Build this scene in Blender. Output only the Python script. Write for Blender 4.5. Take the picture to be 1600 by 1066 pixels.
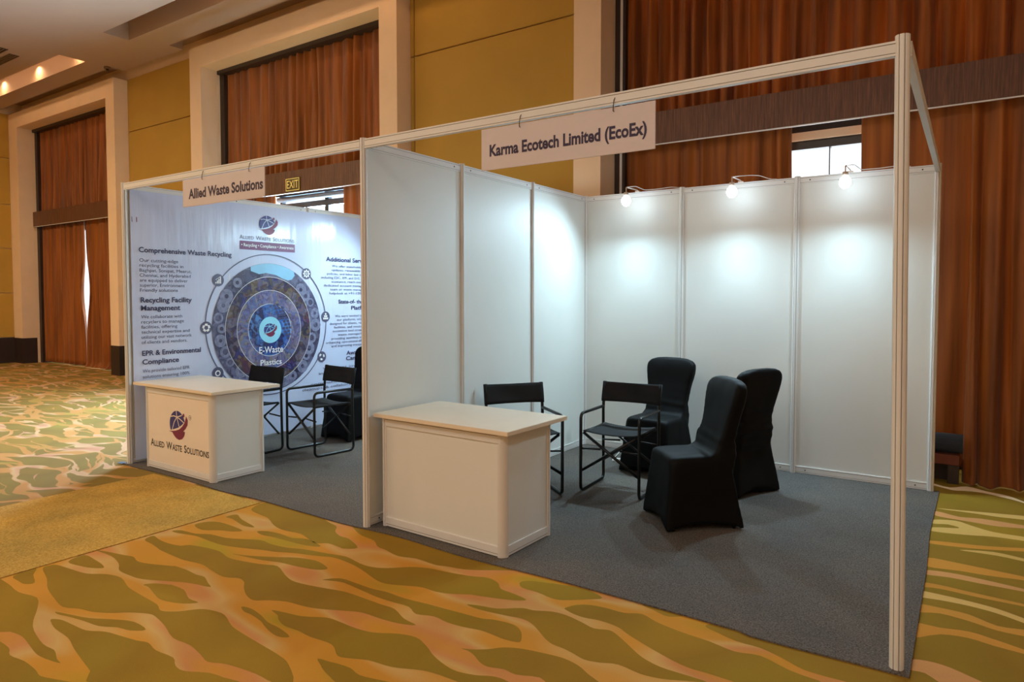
import bpy, bmesh, math, random
from mathutils import Vector, Matrix, noise
random.seed(7)
PI = math.pi
SC = bpy.context.scene
COL = SC.collection
for o in list(bpy.data.objects): bpy.data.objects.remove(o)

# ------------------------------------------------------------ camera
cam = bpy.data.cameras.new('camera'); CAM = bpy.data.objects.new('camera', cam); COL.objects.link(CAM)
F_PX = 1059.22
cam.sensor_fit = 'HORIZONTAL'; cam.sensor_width = 36.0; cam.lens = F_PX/1600*36.0
cam.shift_x = -2.888/1600; cam.shift_y = -26.45/1600
cam.clip_end = 100; cam.clip_start = 0.05
YAW, PITCH = -0.592914, -0.040152
fw = Vector((math.sin(YAW)*math.cos(PITCH), math.cos(YAW)*math.cos(PITCH), math.sin(PITCH)))
CAM.location = (3.22757, -3.078628, 1.50213)
CAM.rotation_euler = fw.to_track_quat('-Z', 'Y').to_euler()
SC.camera = CAM

# ------------------------------------------------------------ view, world, big lights
SC.view_settings.view_transform = 'Standard'; SC.view_settings.look = 'None'
SC.view_settings.gamma = 1; SC.view_settings.use_curve_mapping = False
SC.view_settings.exposure = 0.0
W = bpy.data.worlds.new('world'); SC.world = W; W.use_nodes = True
W.node_tree.nodes['Background'].inputs[0].default_value = (0.86, 0.93, 1.0, 1)
W.node_tree.nodes['Background'].inputs[1].default_value = 1.6

def area(name, loc, size, power, col, direction=(0, 0, -1), spread=180):
    l = bpy.data.lights.new(name, 'AREA'); l.shape = 'RECTANGLE'; l.size, l.size_y = size
    l.energy = power; l.color = col; l.spread = math.radians(spread)
    o = bpy.data.objects.new(name, l); COL.objects.link(o); o.location = loc
    o.rotation_euler = Vector(direction).to_track_quat('-Z', 'Y').to_euler(); return o
WARM = (1.0, 0.75, 0.47)
WARM2 = (1.0, 0.92, 0.82)
# broad area lights standing in for the hall's unseen ceiling lamps (all outside the frame, in front of the booths)
for x, y, p, c in ((-11, -3.0, 330, WARM), (-5.5, -3.5, 190, WARM), (0.6, -5.0, 95, WARM2), (4.6, -5.5, 70, WARM2), (-8, -9, 110, WARM), (1.5, -9, 90, WARM2)):
    area('ceiling_fill_light', (x, y, 5.64), (2.4, 1.2), p, c)
# daylight through the three window bays
area('daylight_window', (-5.3, 4.5, 1.6), (3.9, 2.7), 3600, (0.44, 0.70, 1.0), (0, -1, 0))
area('daylight_window', (2.1, 4.3, 4.3), (3.6, 1.6), 260, (0.85, 0.93, 1.0), (0, -1, -0.1))
area('daylight_window', (2.1, 4.3, 1.6), (3.6, 2.8), 150, (0.85, 0.93, 1.0), (0, -1, -0.1))
area('daylight_window', (-12.3, 4.3, 1.6), (3.4, 2.8), 40, (0.85, 0.93, 1.0), (0, -1, -0.1))

# ------------------------------------------------------------ materials
def lin(c):
    return tuple((v/12.92 if v <= .04045 else ((v+.055)/1.055)**2.4) for v in (x/255 for x in c)) + (1,)
class NT:
    def __init__(s, name):
        s.m = bpy.data.materials.new(name); s.m.use_nodes = True; s.t = s.m.node_tree
        s.b = s.t.nodes['Principled BSDF']; s.out = s.t.nodes['Material Output']
    def n(s, kind, **kw):
        nd = s.t.nodes.new(kind)
        for k, v in kw.items():
            if k in nd.inputs: nd.inputs[k].default_value = v
            else: setattr(nd, k, v)
        return nd
    def l(s, a, b): s.t.links.new(a, b)
    def tc(s, scale=(1, 1, 1), rot=(0, 0, 0), kind='Object'):
        c = s.n('ShaderNodeTexCoord'); mp = s.n('ShaderNodeMapping'); mp.inputs['Scale'].default_value = scale
        mp.inputs['Rotation'].default_value = rot
        s.l(c.outputs[kind], mp.inputs[0]); return mp.outputs[0]
    def ramp(s, fac, stops, mode='LINEAR'):
        r = s.n('ShaderNodeValToRGB'); r.color_ramp.interpolation = mode
        e = r.color_ramp.elements
        while len(e) < len(stops): e.new(0.5)
        for q, (p, c) in zip(e, stops): q.position = p; q.color = c
        s.l(fac, r.inputs[0]); return r.outputs[0]
    def noise(s, vec, scale, detail=2, rough=.5):
        q = s.n('ShaderNodeTexNoise'); q.inputs['Scale'].default_value = scale; q.inputs['Detail'].default_value = detail
        q.inputs['Roughness'].default_value = rough
        if vec: s.l(vec, q.inputs['Vector'])
        return q
    def mix(s, fac, a, b, kind='MIX'):
        q = s.n('ShaderNodeMix', data_type='RGBA', blend_type=kind)
        for i, v in ((0, fac), (6, a), (7, b)):
            if isinstance(v, (int, float, tuple)): q.inputs[i].default_value = v
            else: s.l(v, q.inputs[i])
        return q.outputs[2]
    def bump(s, h, strength=.2, dist=.002):
        q = s.n('ShaderNodeBump'); q.inputs['Strength'].default_value = strength; q.inputs['Distance'].default_value = dist
        s.l(h, q.inputs['Height']); s.l(q.outputs[0], s.b.inputs['Normal'])
def simple(name, rgb, rough=.5, metal=0., var=.06, vscale=6., bump=0., bscale=200., spec=.5, emis=None, estr=0):
    t = NT(name); c = lin(rgb); t.b.inputs['Roughness'].default_value = rough; t.b.inputs['Metallic'].default_value = metal
    t.b.inputs['Specular IOR Level'].default_value = spec
    v = t.tc()
    n = t.noise(v, vscale, 3)
    d = tuple(x*(1-var) for x in c[:3])+(1,); u = tuple(min(1, x*(1+var)) for x in c[:3])+(1,)
    t.l(t.ramp(n.outputs[0], [(.3, d), (.7, u)]), t.b.inputs['Base Color'])
    if bump:
        n2 = t.noise(v, bscale, 2); t.bump(n2.outputs[0], bump)
    if emis:
        t.b.inputs['Emission Color'].default_value = lin(emis); t.b.inputs['Emission Strength'].default_value = estr
    return t.m
M = {}
M['panel'] = simple('white_laminate', (222, 222, 216), .5, var=.015, vscale=2)
M['alu'] = simple('brushed_aluminium', (224, 222, 218), .5, .05, var=.02)
M['groove'] = simple('painted_groove_shade', (120, 106, 92), .7)  # shade inside the profile grooves, put in as a dark colour
M['screw'] = simple('steel_screw', (70, 66, 62), .4, .6)
M['board'] = simple('cream_tabletop', (230, 214, 190), .35, var=.02)
M['postwhite'] = simple('satin_white_profile', (218, 213, 206), .6, var=.01)
M['edge'] = simple('tabletop_edge', (214, 190, 152), .45)
M['sticker'] = simple('vinyl_sticker', (236, 222, 206), .4, var=.01)
M['sign'] = simple('foam_board', (212, 200, 201), .5, var=.015)
M['ink'] = simple('purple_black_ink', (44, 30, 66), .45)
M['inkblack'] = simple('black_ink', (36, 28, 28), .45)
M['navy'] = simple('navy_print', (52, 52, 92), .4)
M['textgrey'] = simple('slate_print', (84, 84, 112), .4)
M['logoblue'] = simple('logo_blue', (44, 46, 122), .4)
M['logored'] = simple('logo_crimson', (120, 26, 70), .4)
M['tagbar'] = simple('plum_print', (112, 44, 98), .4)
M['white'] = simple('white_print', (240, 240, 242), .4)
M['cyan'] = simple('pale_cyan_print', (150, 218, 240), .4)
M['blackmetal'] = simple('black_powder_coat', (18, 18, 18), .32, .2)
M['wire'] = simple('white_cable', (225, 220, 210), .5)
M['clip'] = simple('clear_plastic_clip', (215, 196, 180), .4)
M['mustard'] = simple('mustard_upholstery', (186, 146, 58), .85, var=.05, vscale=1.5, bump=.15, bscale=300)
M['cream'] = simple('cream_paint', (238, 208, 172), .6, var=.03, vscale=3)
M['ceiling'] = simple('beige_ceiling_paint', (176, 148, 124), .8, var=.03, vscale=.6)
M['dark'] = simple('dark_stained_base', (48, 34, 28), .5)
M['frame'] = simple('dark_window_frame', (58, 54, 52), .4, .3)
M['greyframe'] = simple('grey_roller_cassette', (120, 120, 122), .35, .5)
M['vent'] = simple('vent_metal', (120, 96, 72), .5, .2)
M['ventdark'] = simple('vent_void', (30, 22, 18), .8)
M['blue'] = simple('blue_tape', (78, 96, 112), .5)
M['exitplate'] = simple('exit_plate', (84, 66, 24), .5)
M['exitglow'] = simple('exit_yellow', (240, 220, 130), .5, emis=(240, 214, 110), estr=.18)
M['bulb'] = simple('lit_bulb', (255, 255, 255), .3, emis=(216, 240, 255), estr=34)
M['lamp'] = simple('lit_downlight', (255, 240, 210), .3, emis=(255, 196, 130), estr=12)
M['carpetroll'] = simple('charcoal_carpet', (44, 48, 54), .95, bump=.4, bscale=400)
M['reddishcard'] = simple('brown_card', (110, 52, 26), .7)

def mat_fabric(name, rgb, rough=.9, sheen=0.0, var=.2):
    t = NT(name); v = t.tc()
    n = t.noise(v, 5, 3); c = lin(rgb)
    t.l(t.ramp(n.outputs[0], [(.3, tuple(x*(1-var) for x in c[:3])+(1,)), (.7, tuple(x*(1+var) for x in c[:3])+(1,))]), t.b.inputs['Base Color'])
    t.b.inputs['Roughness'].default_value = rough; t.b.inputs['Specular IOR Level'].default_value = .25
    t.b.inputs['Sheen Weight'].default_value = sheen
    w = t.noise(v, 600, 1); t.bump(w.outputs[0], .25, .001); return t.m
M['canvas'] = mat_fabric('black_canvas', (30, 31, 32), .8)
M['spandex'] = mat_fabric('black_spandex', (9, 9, 10), .6, .0)
M['spandex'].node_tree.nodes['Principled BSDF'].inputs['Specular IOR Level'].default_value = .14

def mat_curtain():
    t = NT('rust_curtain'); v = t.tc((1, 1, 1))
    n = t.noise(t.tc((9, 1, .35)), 1.3, 3)
    a, b, c = lin((116, 60, 10)), lin((158, 88, 20)), lin((184, 108, 34))
    colr = t.ramp(n.outputs[0], [(.3, a), (.55, b), (.8, c)])
    t.l(colr, t.b.inputs['Base Color']); t.b.inputs['Roughness'].default_value = .5
    t.b.inputs['Specular IOR Level'].default_value = .35; t.b.inputs['Sheen Weight'].default_value = .25
    w = t.noise(v, 500, 1); t.bump(w.outputs[0], .15, .001)
    tr = t.n('ShaderNodeBsdfTranslucent'); t.l(colr, tr.inputs[0])
    mx = t.n('ShaderNodeMixShader'); mx.inputs[0].default_value = .17
    t.l(t.b.outputs[0], mx.inputs[1]); t.l(tr.outputs[0], mx.inputs[2]); t.l(mx.outputs[0], t.out.inputs[0])
    return t.m
M['curtain'] = mat_curtain()

def mat_wood():
    t = NT('dark_oak_veneer'); n = t.noise(t.tc((26, 26, 1.2)), 3, 6, .7)
    t.l(t.ramp(n.outputs[0], [(.3, lin((66, 40, 26))), (.5, lin((98, 62, 42))), (.72, lin((128, 84, 56)))]), t.b.inputs['Base Color'])
    t.b.inputs['Roughness'].default_value = .5; t.bump(n.outputs[0], .2, .001); return t.m
M['wood'] = mat_wood()

def mat_glass():
    t = NT('window_glass'); tr = t.n('ShaderNodeBsdfTransparent'); gl = t.n('ShaderNodeBsdfGlossy'); gl.inputs['Roughness'].default_value = .02
    mx = t.n('ShaderNodeMixShader'); mx.inputs[0].default_value = .06
    t.l(tr.outputs[0], mx.inputs[1]); t.l(gl.outputs[0], mx.inputs[2]); t.l(mx.outputs[0], t.out.inputs[0]); return t.m
M['glass'] = mat_glass()

def mat_floor():
    t = NT('patterned_hall_carpet')
    co = t.n('ShaderNodeTexCoord').outputs['Object']
    wn = t.noise(co, .9, 2); wn2 = t.noise(co, 3.2, 1)
    # warp the coordinates, then stretch along x
    def warp(vec, nz, amt):
        s = t.n('ShaderNodeVectorMath', operation='SUBTRACT'); t.l(nz.outputs['Color'], s.inputs[0]); s.inputs[1].default_value = (.5, .5, .5)
        m = t.n('ShaderNodeVectorMath', operation='MULTIPLY'); t.l(s.outputs[0], m.inputs[0]); m.inputs[1].default_value = amt
        a = t.n('ShaderNodeVectorMath', operation='ADD'); t.l(vec, a.inputs[0]); t.l(m.outputs[0], a.inputs[1]); return a.outputs[0]
    p = warp(co, wn, (.9, .75, 0)); p = warp(p, wn2, (.25, .16, 0))
    mp = t.n('ShaderNodeMapping'); t.l(p, mp.inputs[0]); mp.inputs['Scale'].default_value = (.8, 2.9, 0.0)
    mp.inputs['Rotation'].default_value = (0, 0, math.radians(-8)); mp.inputs['Location'].default_value = (3.3, 1.7, 0)
    vo = t.n('ShaderNodeTexVoronoi', feature='DISTANCE_TO_EDGE', voronoi_dimensions='2D'); t.l(mp.outputs[0], vo.inputs['Vector']); vo.inputs['Scale'].default_value = 1.35
    vo.inputs['Randomness'].default_value = .95
    mp2 = t.n('ShaderNodeMapping'); t.l(p, mp2.inputs[0]); mp2.inputs['Scale'].default_value = (.75, 4.0, 0.0)
    mp2.inputs['Rotation'].default_value = (0, 0, math.radians(7)); mp2.inputs['Location'].default_value = (8.3, 5.1, 0)
    vo2 = t.n('ShaderNodeTexVoronoi', feature='DISTANCE_TO_EDGE', voronoi_dimensions='2D'); t.l(mp2.outputs[0], vo2.inputs['Vector']); vo2.inputs['Scale'].default_value = 1.2
    th2 = t.noise(co, 2.1, 1)
    m2 = t.n('ShaderNodeMath', operation='MULTIPLY_ADD'); t.l(th2.outputs[0], m2.inputs[0]); m2.inputs[1].default_value = .50; m2.inputs[2].default_value = -.23
    d2 = t.n('ShaderNodeMath', operation='SUBTRACT'); t.l(vo2.outputs['Distance'], d2.inputs[0]); t.l(m2.outputs[0], d2.inputs[1])
    thr = t.noise(co, 1.6, 1)
    ma = t.n('ShaderNodeMath', operation='MULTIPLY_ADD'); t.l(thr.outputs[0], ma.inputs[0]); ma.inputs[1].default_value = .30; ma.inputs[2].default_value = -.055
    su = t.n('ShaderNodeMath', operation='SUBTRACT'); t.l(vo.outputs['Distance'], su.inputs[0]); t.l(ma.outputs[0], su.inputs[1])
    mn = t.n('ShaderNodeMath', operation='MINIMUM'); t.l(su.outputs[0], mn.inputs[0]); t.l(d2.outputs[0], mn.inputs[1])
    sc = t.n('ShaderNodeMath', operation='MULTIPLY_ADD'); t.l(mn.outputs[0], sc.inputs[0]); sc.inputs[1].default_value = 45; sc.inputs[2].default_value = .5; sc.use_clamp = True
    n1 = t.noise(co, 1.1, 1)
    mpc = t.n('ShaderNodeMapping'); t.l(p, mpc.inputs[0]); mpc.inputs['Scale'].default_value = (.7, 2.3, 0)
    band = t.noise(mpc.outputs[0], 1.7, 1)
    olive = t.ramp(n1.outputs[0], [(.35, lin((146, 118, 56))), (.5, lin((132, 110, 56))), (.68, lin((142, 124, 60)))])
    bandc = t.ramp(band.outputs[0], [(.28, lin((160, 138, 66))), (.38, lin((182, 132, 72))), (.5, lin((186, 136, 78))), (.57, lin((196, 162, 118))), (.64, lin((188, 136, 104))), (.74, lin((156, 140, 70)))])
    c = t.mix(sc.outputs[0], bandc, olive)
    big = t.noise(co, .5, 3)
    c = t.mix(.5, c, t.ramp(big.outputs[0], [(.3, (.8, .8, .8, 1)), (.7, (1.1, 1.1, 1.1, 1))]), 'MULTIPLY')
    t.l(c, t.b.inputs['Base Color']); t.b.inputs['Roughness'].default_value = .95; t.b.inputs['Specular IOR Level'].default_value = .1
    f = t.noise(co, 260, 2); t.bump(f.outputs[0], .35, .003)
    return t.m
M['floor'] = mat_floor()
def mat_carpet(name, c0, c1, sp=300, blot=1.2):
    t = NT(name); co = t.n('ShaderNodeTexCoord').outputs['Object']
    a = t.noise(co, sp, 2, .8); b = t.noise(co, blot, 4)
    x = t.ramp(a.outputs[0], [(.3, lin(c0)), (.7, lin(c1))])
    x = t.mix(.8, x, t.ramp(b.outputs[0], [(.32, (.74, .78, .84, 1)), (.66, (1.12, 1.07, 1.0, 1))]), 'MULTIPLY')
    t.l(x, t.b.inputs['Base Color']); t.b.inputs['Roughness'].default_value = .97; t.b.inputs['Specular IOR Level'].default_value = .1
    t.bump(a.outputs[0], .4, .003); return t.m
M['grey'] = mat_carpet('grey_needle_felt_carpet', (62, 59, 58), (124, 116, 108), 130)
M['gold'] = mat_carpet('plain_golden_carpet', (156, 122, 52), (208, 168, 88), 90, 2.5)

def mat_banner():
    t = NT('glossy_vinyl_banner'); co = t.n('ShaderNodeTexCoord').outputs['Object']
    n = t.noise(co, 1.1, 2)
    t.l(t.ramp(n.outputs[0], [(.3, lin((196, 206, 234))), (.7, lin((212, 218, 240)))]), t.b.inputs['Base Color'])
    t.b.inputs['Roughness'].default_value = .2; t.b.inputs['Specular IOR Level'].default_value = .55
    w = t.noise(t.tc((1, 5, .6)), 2.0, 3); t.bump(w.outputs[0], .28, .02); return t.m
M['banner'] = mat_banner()
def mat_junk(name, cols, scale, seed):
    t = NT(name); co = t.tc((1, 1, 1)); t.t.nodes['Mapping'].inputs['Location'].default_value = (seed, seed*2, seed*.7)
    wv = t.noise(co, 6, 2)
    a = t.mix(.30, co, wv.outputs['Color'])
    v = t.n('ShaderNodeTexVoronoi'); v.inputs['Scale'].default_value = scale; t.l(a, v.inputs['Vector'])
    v2 = t.n('ShaderNodeTexVoronoi', feature='DISTANCE_TO_EDGE'); v2.inputs['Scale'].default_value = scale; t.l(a, v2.inputs['Vector'])
    v3 = t.n('ShaderNodeTexVoronoi'); v3.inputs['Scale'].default_value = scale*2.7; t.l(a, v3.inputs['Vector'])
    s = t.n('ShaderNodeSeparateColor'); t.l(v.outputs['Color'], s.inputs[0])
    s3 = t.n('ShaderNodeSeparateColor'); t.l(v3.outputs['Color'], s3.inputs[0])
    st = [(i/len(cols), lin(c)) for i, c in enumerate(cols)]
    x = t.ramp(s.outputs[0], st, 'CONSTANT')
    y = t.ramp(s3.outputs[1], st, 'CONSTANT')
    x = t.mix(.45, x, y)
    x = t.mix(.9, x, t.ramp(v2.outputs['Distance'], [(0, (.55, .55, .62, 1)), (.03, (.9, .9, .9, 1)), (.4, (1.15, 1.15, 1.15, 1))]), 'MULTIPLY')
    t.l(x, t.b.inputs['Base Color']); t.b.inputs['Roughness'].default_value = .25; return t.m
M['tyres'] = mat_junk('tyre_heap_print', [(62, 62, 92), (96, 96, 128), (44, 44, 70), (128, 128, 160), (80, 74, 96), (110, 112, 140)], 6, 1)
M['metalheap'] = mat_junk('metal_heap_print', [(48, 40, 70), (96, 54, 66), (50, 50, 120), (112, 96, 72), (62, 56, 78), (108, 102, 124), (40, 40, 60)], 13, 2)
M['plastics'] = mat_junk('plastic_heap_print', [(98, 100, 150), (124, 110, 142), (86, 108, 164), (138, 130, 152), (78, 66, 102), (134, 126, 116)], 16, 3)
M['ewaste'] = mat_junk('electronics_heap_print', [(40, 60, 130), (60, 110, 190), (30, 36, 90), (90, 140, 200), (50, 50, 80), (110, 110, 150)], 13, 4)
M['skyprint'] = simple('sky_print', (150, 205, 236), .25)

# ------------------------------------------------------------ mesh helpers
def bx(bm, x0, x1, y0, y1, z0, z1):
    v = [bm.verts.new(p) for p in ((x0, y0, z0), (x1, y0, z0), (x1, y1, z0), (x0, y1, z0), (x0, y0, z1), (x1, y0, z1), (x1, y1, z1), (x0, y1, z1))]
    for f in ((0, 3, 2, 1), (4, 5, 6, 7), (0, 1, 5, 4), (1, 2, 6, 5), (2, 3, 7, 6), (3, 0, 4, 7)): bm.faces.new([v[i] for i in f])
def BX(*a, bev=0):
    bm = bmesh.new(); bx(bm, *a)
    if bev: bmesh.ops.bevel(bm, geom=bm.edges[:], offset=bev, segments=2, affect='EDGES')
    return bm
def prism(bm, pts, z0, z1, M4=None):
    a = [Vector((x, y, z0)) for x, y in pts]; b = [Vector((x, y, z1)) for x, y in pts]
    if M4: a = [M4 @ p for p in a]; b = [M4 @ p for p in b]
    a = [bm.verts.new(p) for p in a]; b = [bm.verts.new(p) for p in b]; n = len(a)
    for i in range(n): bm.faces.new((a[i], a[(i+1) % n], b[(i+1) % n], b[i]))
    bm.faces.new(a[::-1]); bm.faces.new(b)
def tube(bm, pts, r, n=8, cap=True):
    pts = [Vector(p) for p in pts]; rings = []
    up = None
    for i, p in enumerate(pts):
        d = (pts[min(i+1, len(pts)-1)]-pts[max(i-1, 0)]).normalized()
        if up is None: up = d.orthogonal().normalized()
        up = (up-d*up.dot(d)).normalized(); s = d.cross(up)
        rings.append([bm.verts.new(p+r*(math.cos(2*PI*k/n)*up+math.sin(2*PI*k/n)*s)) for k in range(n)])
    for a, b in zip(rings, rings[1:]):
        for k in range(n): bm.faces.new((a[k], a[(k+1) % n], b[(k+1) % n], b[k]))
    if cap: bm.faces.new(rings[0][::-1]); bm.faces.new(rings[-1])
def rounded(pts, r, n=5):
    pts = [Vector(p) for p in pts]; out = [pts[0]]
    for a, b, c in zip(pts, pts[1:], pts[2:]):
        u = (a-b).normalized(); v = (c-b).normalized(); p0 = b+u*r; p1 = b+v*r
        for k in range(n+1):
            t = k/n; out.append((1-t)**2*p0+2*t*(1-t)*b+t*t*p1)
    out.append(pts[-1]); return out
def obj(name, bm, mat, parent=None, smooth=False, loc=None):
    if isinstance(bm, bmesh.types.BMesh):
        bmesh.ops.recalc_face_normals(bm, faces=bm.faces[:])
        me = bpy.data.meshes.new(name); bm.to_mesh(me); bm.free()
    else: me = bm
    if mat and not me.materials: me.materials.append(mat)
    if smooth:
        for p in me.polygons: p.use_smooth = True
    o = bpy.data.objects.new(name, me); COL.objects.link(o)
    if loc: o.location = loc
    if parent: o.parent = parent
    return o
def tag(o, label=None, cat=None, group=None, kind=None):
    if label: o['label'] = label
    if cat: o['category'] = cat
    if group: o['group'] = group
    if kind: o['kind'] = kind
    return o
def thing(name, label, cat, loc=(0, 0, 0), rz=0, group=None):
    o = bpy.data.objects.new(name, None); COL.objects.link(o); o.location = loc; o.rotation_euler = (0, 0, rz)
    o.empty_display_size = .1
    return tag(o, label, cat, group)
def dup(root, loc, rz, label, group=None):
    r = root.copy(); COL.objects.link(r); r.location = loc; r.rotation_euler = (0, 0, rz); r['label'] = label
    if group: r['group'] = group
    for ch in root.children:
        c = ch.copy(); COL.objects.link(c); c.parent = r
        for g in ch.children:
            d = g.copy(); COL.objects.link(d); d.parent = c
    return r
def struct(name, bm, mat): return tag(obj(name, bm, mat), kind='structure')

# ============================================================ THE HALL
XL, XR, YF, YB = -14.9, 5.6, -12.0, 3.63
struct('floor', BX(XL-.2, XR+.2, YF-.2, YB+.75, -.12, 0), M['floor'])
CZ = 5.7
bm = bmesh.new()
bx(bm, XL-.2, XR+.2, YF-.2, 2.35, CZ, 6.02)
bx(bm, XL-.2, -9.1, 2.35, 2.39, CZ, 6.02); bx(bm, XL-.2, -9.1, 2.83, 3.24, CZ, 6.02); bx(bm, -9.98, -9.1, 2.39, 2.83, CZ, 6.02)
bx(bm, -9.1, XR+.2, 2.75, 3.24, CZ, 6.02); bx(bm, -9.1, -8.3, 2.35, 2.75, CZ, 6.02); bx(bm, -1.2, XR+.2, 2.35, 2.75, CZ, 6.02)
bx(bm, -9.93, -7.97, 3.24, 3.48, CZ, 6.02)
bx(bm, XL-.2, XR+.2, 2.3, 2.9, 6.02, 6.08)
bx(bm, XL-.2, XR+.2, 3.2, 4.2, 5.88, 6.02)
struct('ceiling', bm, M['ceiling'])

# bays: inner left x, inner right x, outer left, outer right
BAYS = [(-0.03, 4.05, -0.352, 4.37), (-7.30, -3.245, -7.62, -2.93), (-14.45, -10.46, -14.9, -10.14)]
ROWS = [(.58, 1.59), (1.59, 2.60), (2.60, 3.59), (3.59, 4.63), (4.63, 5.62)]
bm = bmesh.new()
for x0, x1 in ((XL-.2, -14.45), (-10.46, -7.30), (-3.245, -0.03), (4.05, XR+.2)):
    bx(bm, x0, x1, YB+.035, YB+.3, 0, 6.0)
for b in BAYS: bx(bm, b[0]-.01, b[1]+.01, YB+.035, YB+.3, 5.27, 6.0)
wall_back = struct('wall_back', bm, M['cream'])
for x0, x1 in ((-10.14, -7.62), (-2.93, -2.862), (-2.855, -0.352), (4.37, XR)):
    for z0, z1 in ROWS:
        obj('upholstered_panel', BX(x0+.003, x1-.003, YB, YB+.034, z0+.007, z1-.007, bev=.006), M['mustard'], wall_back)
for x0, x1, in ((-10.14, -7.62), (-2.93, -0.352), (4.37, XR)):
    tag(obj('plinth', BX(x0, x1, YB-.012, YB+.034, 0, .575, bev=.003), M['dark'], wall_back), 'dark plinth board')
wl = struct('wall_left', BX(XL-.25, XL-.035, YF-.2, YB+.3, 0, 6.0), M['cream'])
yy = [YF, -9.4, -7.0, -4.6, -2.2, .2, 2.0, 3.38]
for a, b in zip(yy, yy[1:]):
    for z0, z1 in ROWS: obj('upholstered_panel', BX(XL-.034, XL, a+.004, b-.004, z0+.007, z1-.007), M['mustard'], wl)
struct('baseboard_left', BX(XL-.034, XL+.012, YF, 3.38, 0, .575), M['dark'])
struct('wall_right', BX(XR, XR+.2, YF-.2, YB+.3, 0, 6.0), M['cream'])
struct('wall_front', BX(XL-.2, XR+.2, YF-.2, YF, 0, 6.0), M['cream'])

YJ = 3.38
for i, (a, b, oa, ob) in enumerate(BAYS):
    bm = bmesh.new()
    bx(bm, oa, a, YJ, YB+.034, .57, 5.27); bx(bm, b, ob, YJ, YB+.034, .57, 5.27); bx(bm, oa, ob, YJ, YB+.034, 5.27, 5.6)
    t = struct('trim_%d' % (i+1), bm, M['cream'])
    for p, q in ((oa, a), (b, ob)):
        tag(obj('plinth', BX(p-.004 if p != XL else p, q+.004, YJ-.006, YB+.034, 0, .57), M['dark'], t), 'dark plinth block')

# windows
WY = 3.98
def window(n, a, b, zs, xs, extra=()):
    bm = bmesh.new()
    bx(bm, a-.3, a, YB+.3, WY+.1, 0, 5.9); bx(bm, b, b+.3, YB+.3, WY+.1, 0, 5.9); bx(bm, a-.3, b+.3, YB+.3, WY+.1, 5.27, 5.9)
    w = struct('window_%d' % n, bm, M['dark'])
    fr = bmesh.new()
    for z0, z1 in zs: bx(fr, a, b, WY-.04, WY+.04, z0, z1)
    for x0, x1 in xs: bx(fr, x0, x1, WY-.035, WY+.035, 0, 5.27)
    obj('window_frame', fr, M['frame'], w)
    xe = [a]+[x for p in xs for x in p]+[b]; ze = [0]+[z for p in zs for z in p]+[5.27]
    for i in range(0, len(xe), 2):
        for j in range(0, len(ze), 2):
            if xe[i+1]-xe[i] > .05 and ze[j+1]-ze[j] > .05:
                obj('pane', BX(xe[i], xe[i+1], WY-.004, WY+.004, ze[j], ze[j+1]), M['glass'], w)
    return w
def bay_edge_helpers(w, a, b):
    for x0, x1 in ((a, a+.12), (b-.12, b)):
        tag(obj('added_edge_strip', BX(x0+.001, x1, 3.72, 3.90, 0, 5.27), M['dark'], w), 'dark strip added to block light beside the curtain')  # dark boards added to keep daylight from leaking past the curtain edges
    tag(obj('light_stop_box', BX(a+.001, b-.001, 3.67, 3.92, 5.21, 5.31), M['dark'], w), 'dark box added to stop light leaking above the curtains')  # added box that closes off the light over the upper curtains
    if w is w1: tag(obj('added_edge_strip', BX(.035, .062, 3.712, 3.718, 0, 5.2), M['alu'], w), 'pale strip painted as the daylight beside the curtain')  # daylight on the window's edge put in as a pale strip
w1 = window(1, -.03, 4.05, [(0, .30), (1.0, 1.06), (2.92, 3.4), (4.15, 4.3), (5.15, 5.27)], [(-.03, .03), (1.02, 1.09), (2.085, 2.095), (3.1, 3.17), (3.98, 4.05)])
tag(obj('soffit_box', BX(1.70, 2.52, 3.895, 3.935, 3.0, 3.075), M['cream'], w1), 'pale boxed soffit')
w2 = window(2, -7.30, -3.245, [(0, .08), (2.90, 2.985), (3.12, 3.4), (5.15, 5.27)], [(-7.3, -7.24), (-6.05, -5.99), (-4.98, -4.90), (-3.3, -3.245)])
bm = bmesh.new(); tube(bm, [(-6.0, 3.88, 3.045), (-4.2, 3.88, 3.045)], .042, 14)
tag(obj('blind_roller', bm, M['greyframe'], w2, True), 'grey rolled-up blind')
tag(obj('blind_cassette', BX(-6.05, -4.15, 3.83, 3.93, 3.09, 3.2), M['dark'], w2), 'black blind cassette')
w3 = window(3, -14.45, -10.46, [(0, .08), (2.95, 3.4), (5.15, 5.27)], [(-14.45, -14.39), (-13.2, -13.12), (-10.52, -10.46)])

for w_, b_ in ((w1, BAYS[0]), (w2, BAYS[1]), (w3, BAYS[2])): bay_edge_helpers(w_, b_[0], b_[1])
# pelmets
PEL = 'wooden pelmets across the window bays'
for (a, b, oa, ob), lab in zip(BAYS, ('dark oak pelmet board spanning the curtained bay above the right booth', 'dark oak pelmet board carrying the exit sign in the middle bay', 'dark oak pelmet board across the far left curtained bay')):
    lab_o = tag(obj('curtain_pelmet', BX(a+.001, b-.001, 3.645, 3.70, 3.09, 3.42, bev=.003), M['wood']), lab, 'pelmet', PEL)
    tag(obj('pelmet_trim', BX(a+.002, b-.002, 3.64, 3.655, 3.078, 3.089), M['alu'], lab_o), 'thin pale metal edge strip')

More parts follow.
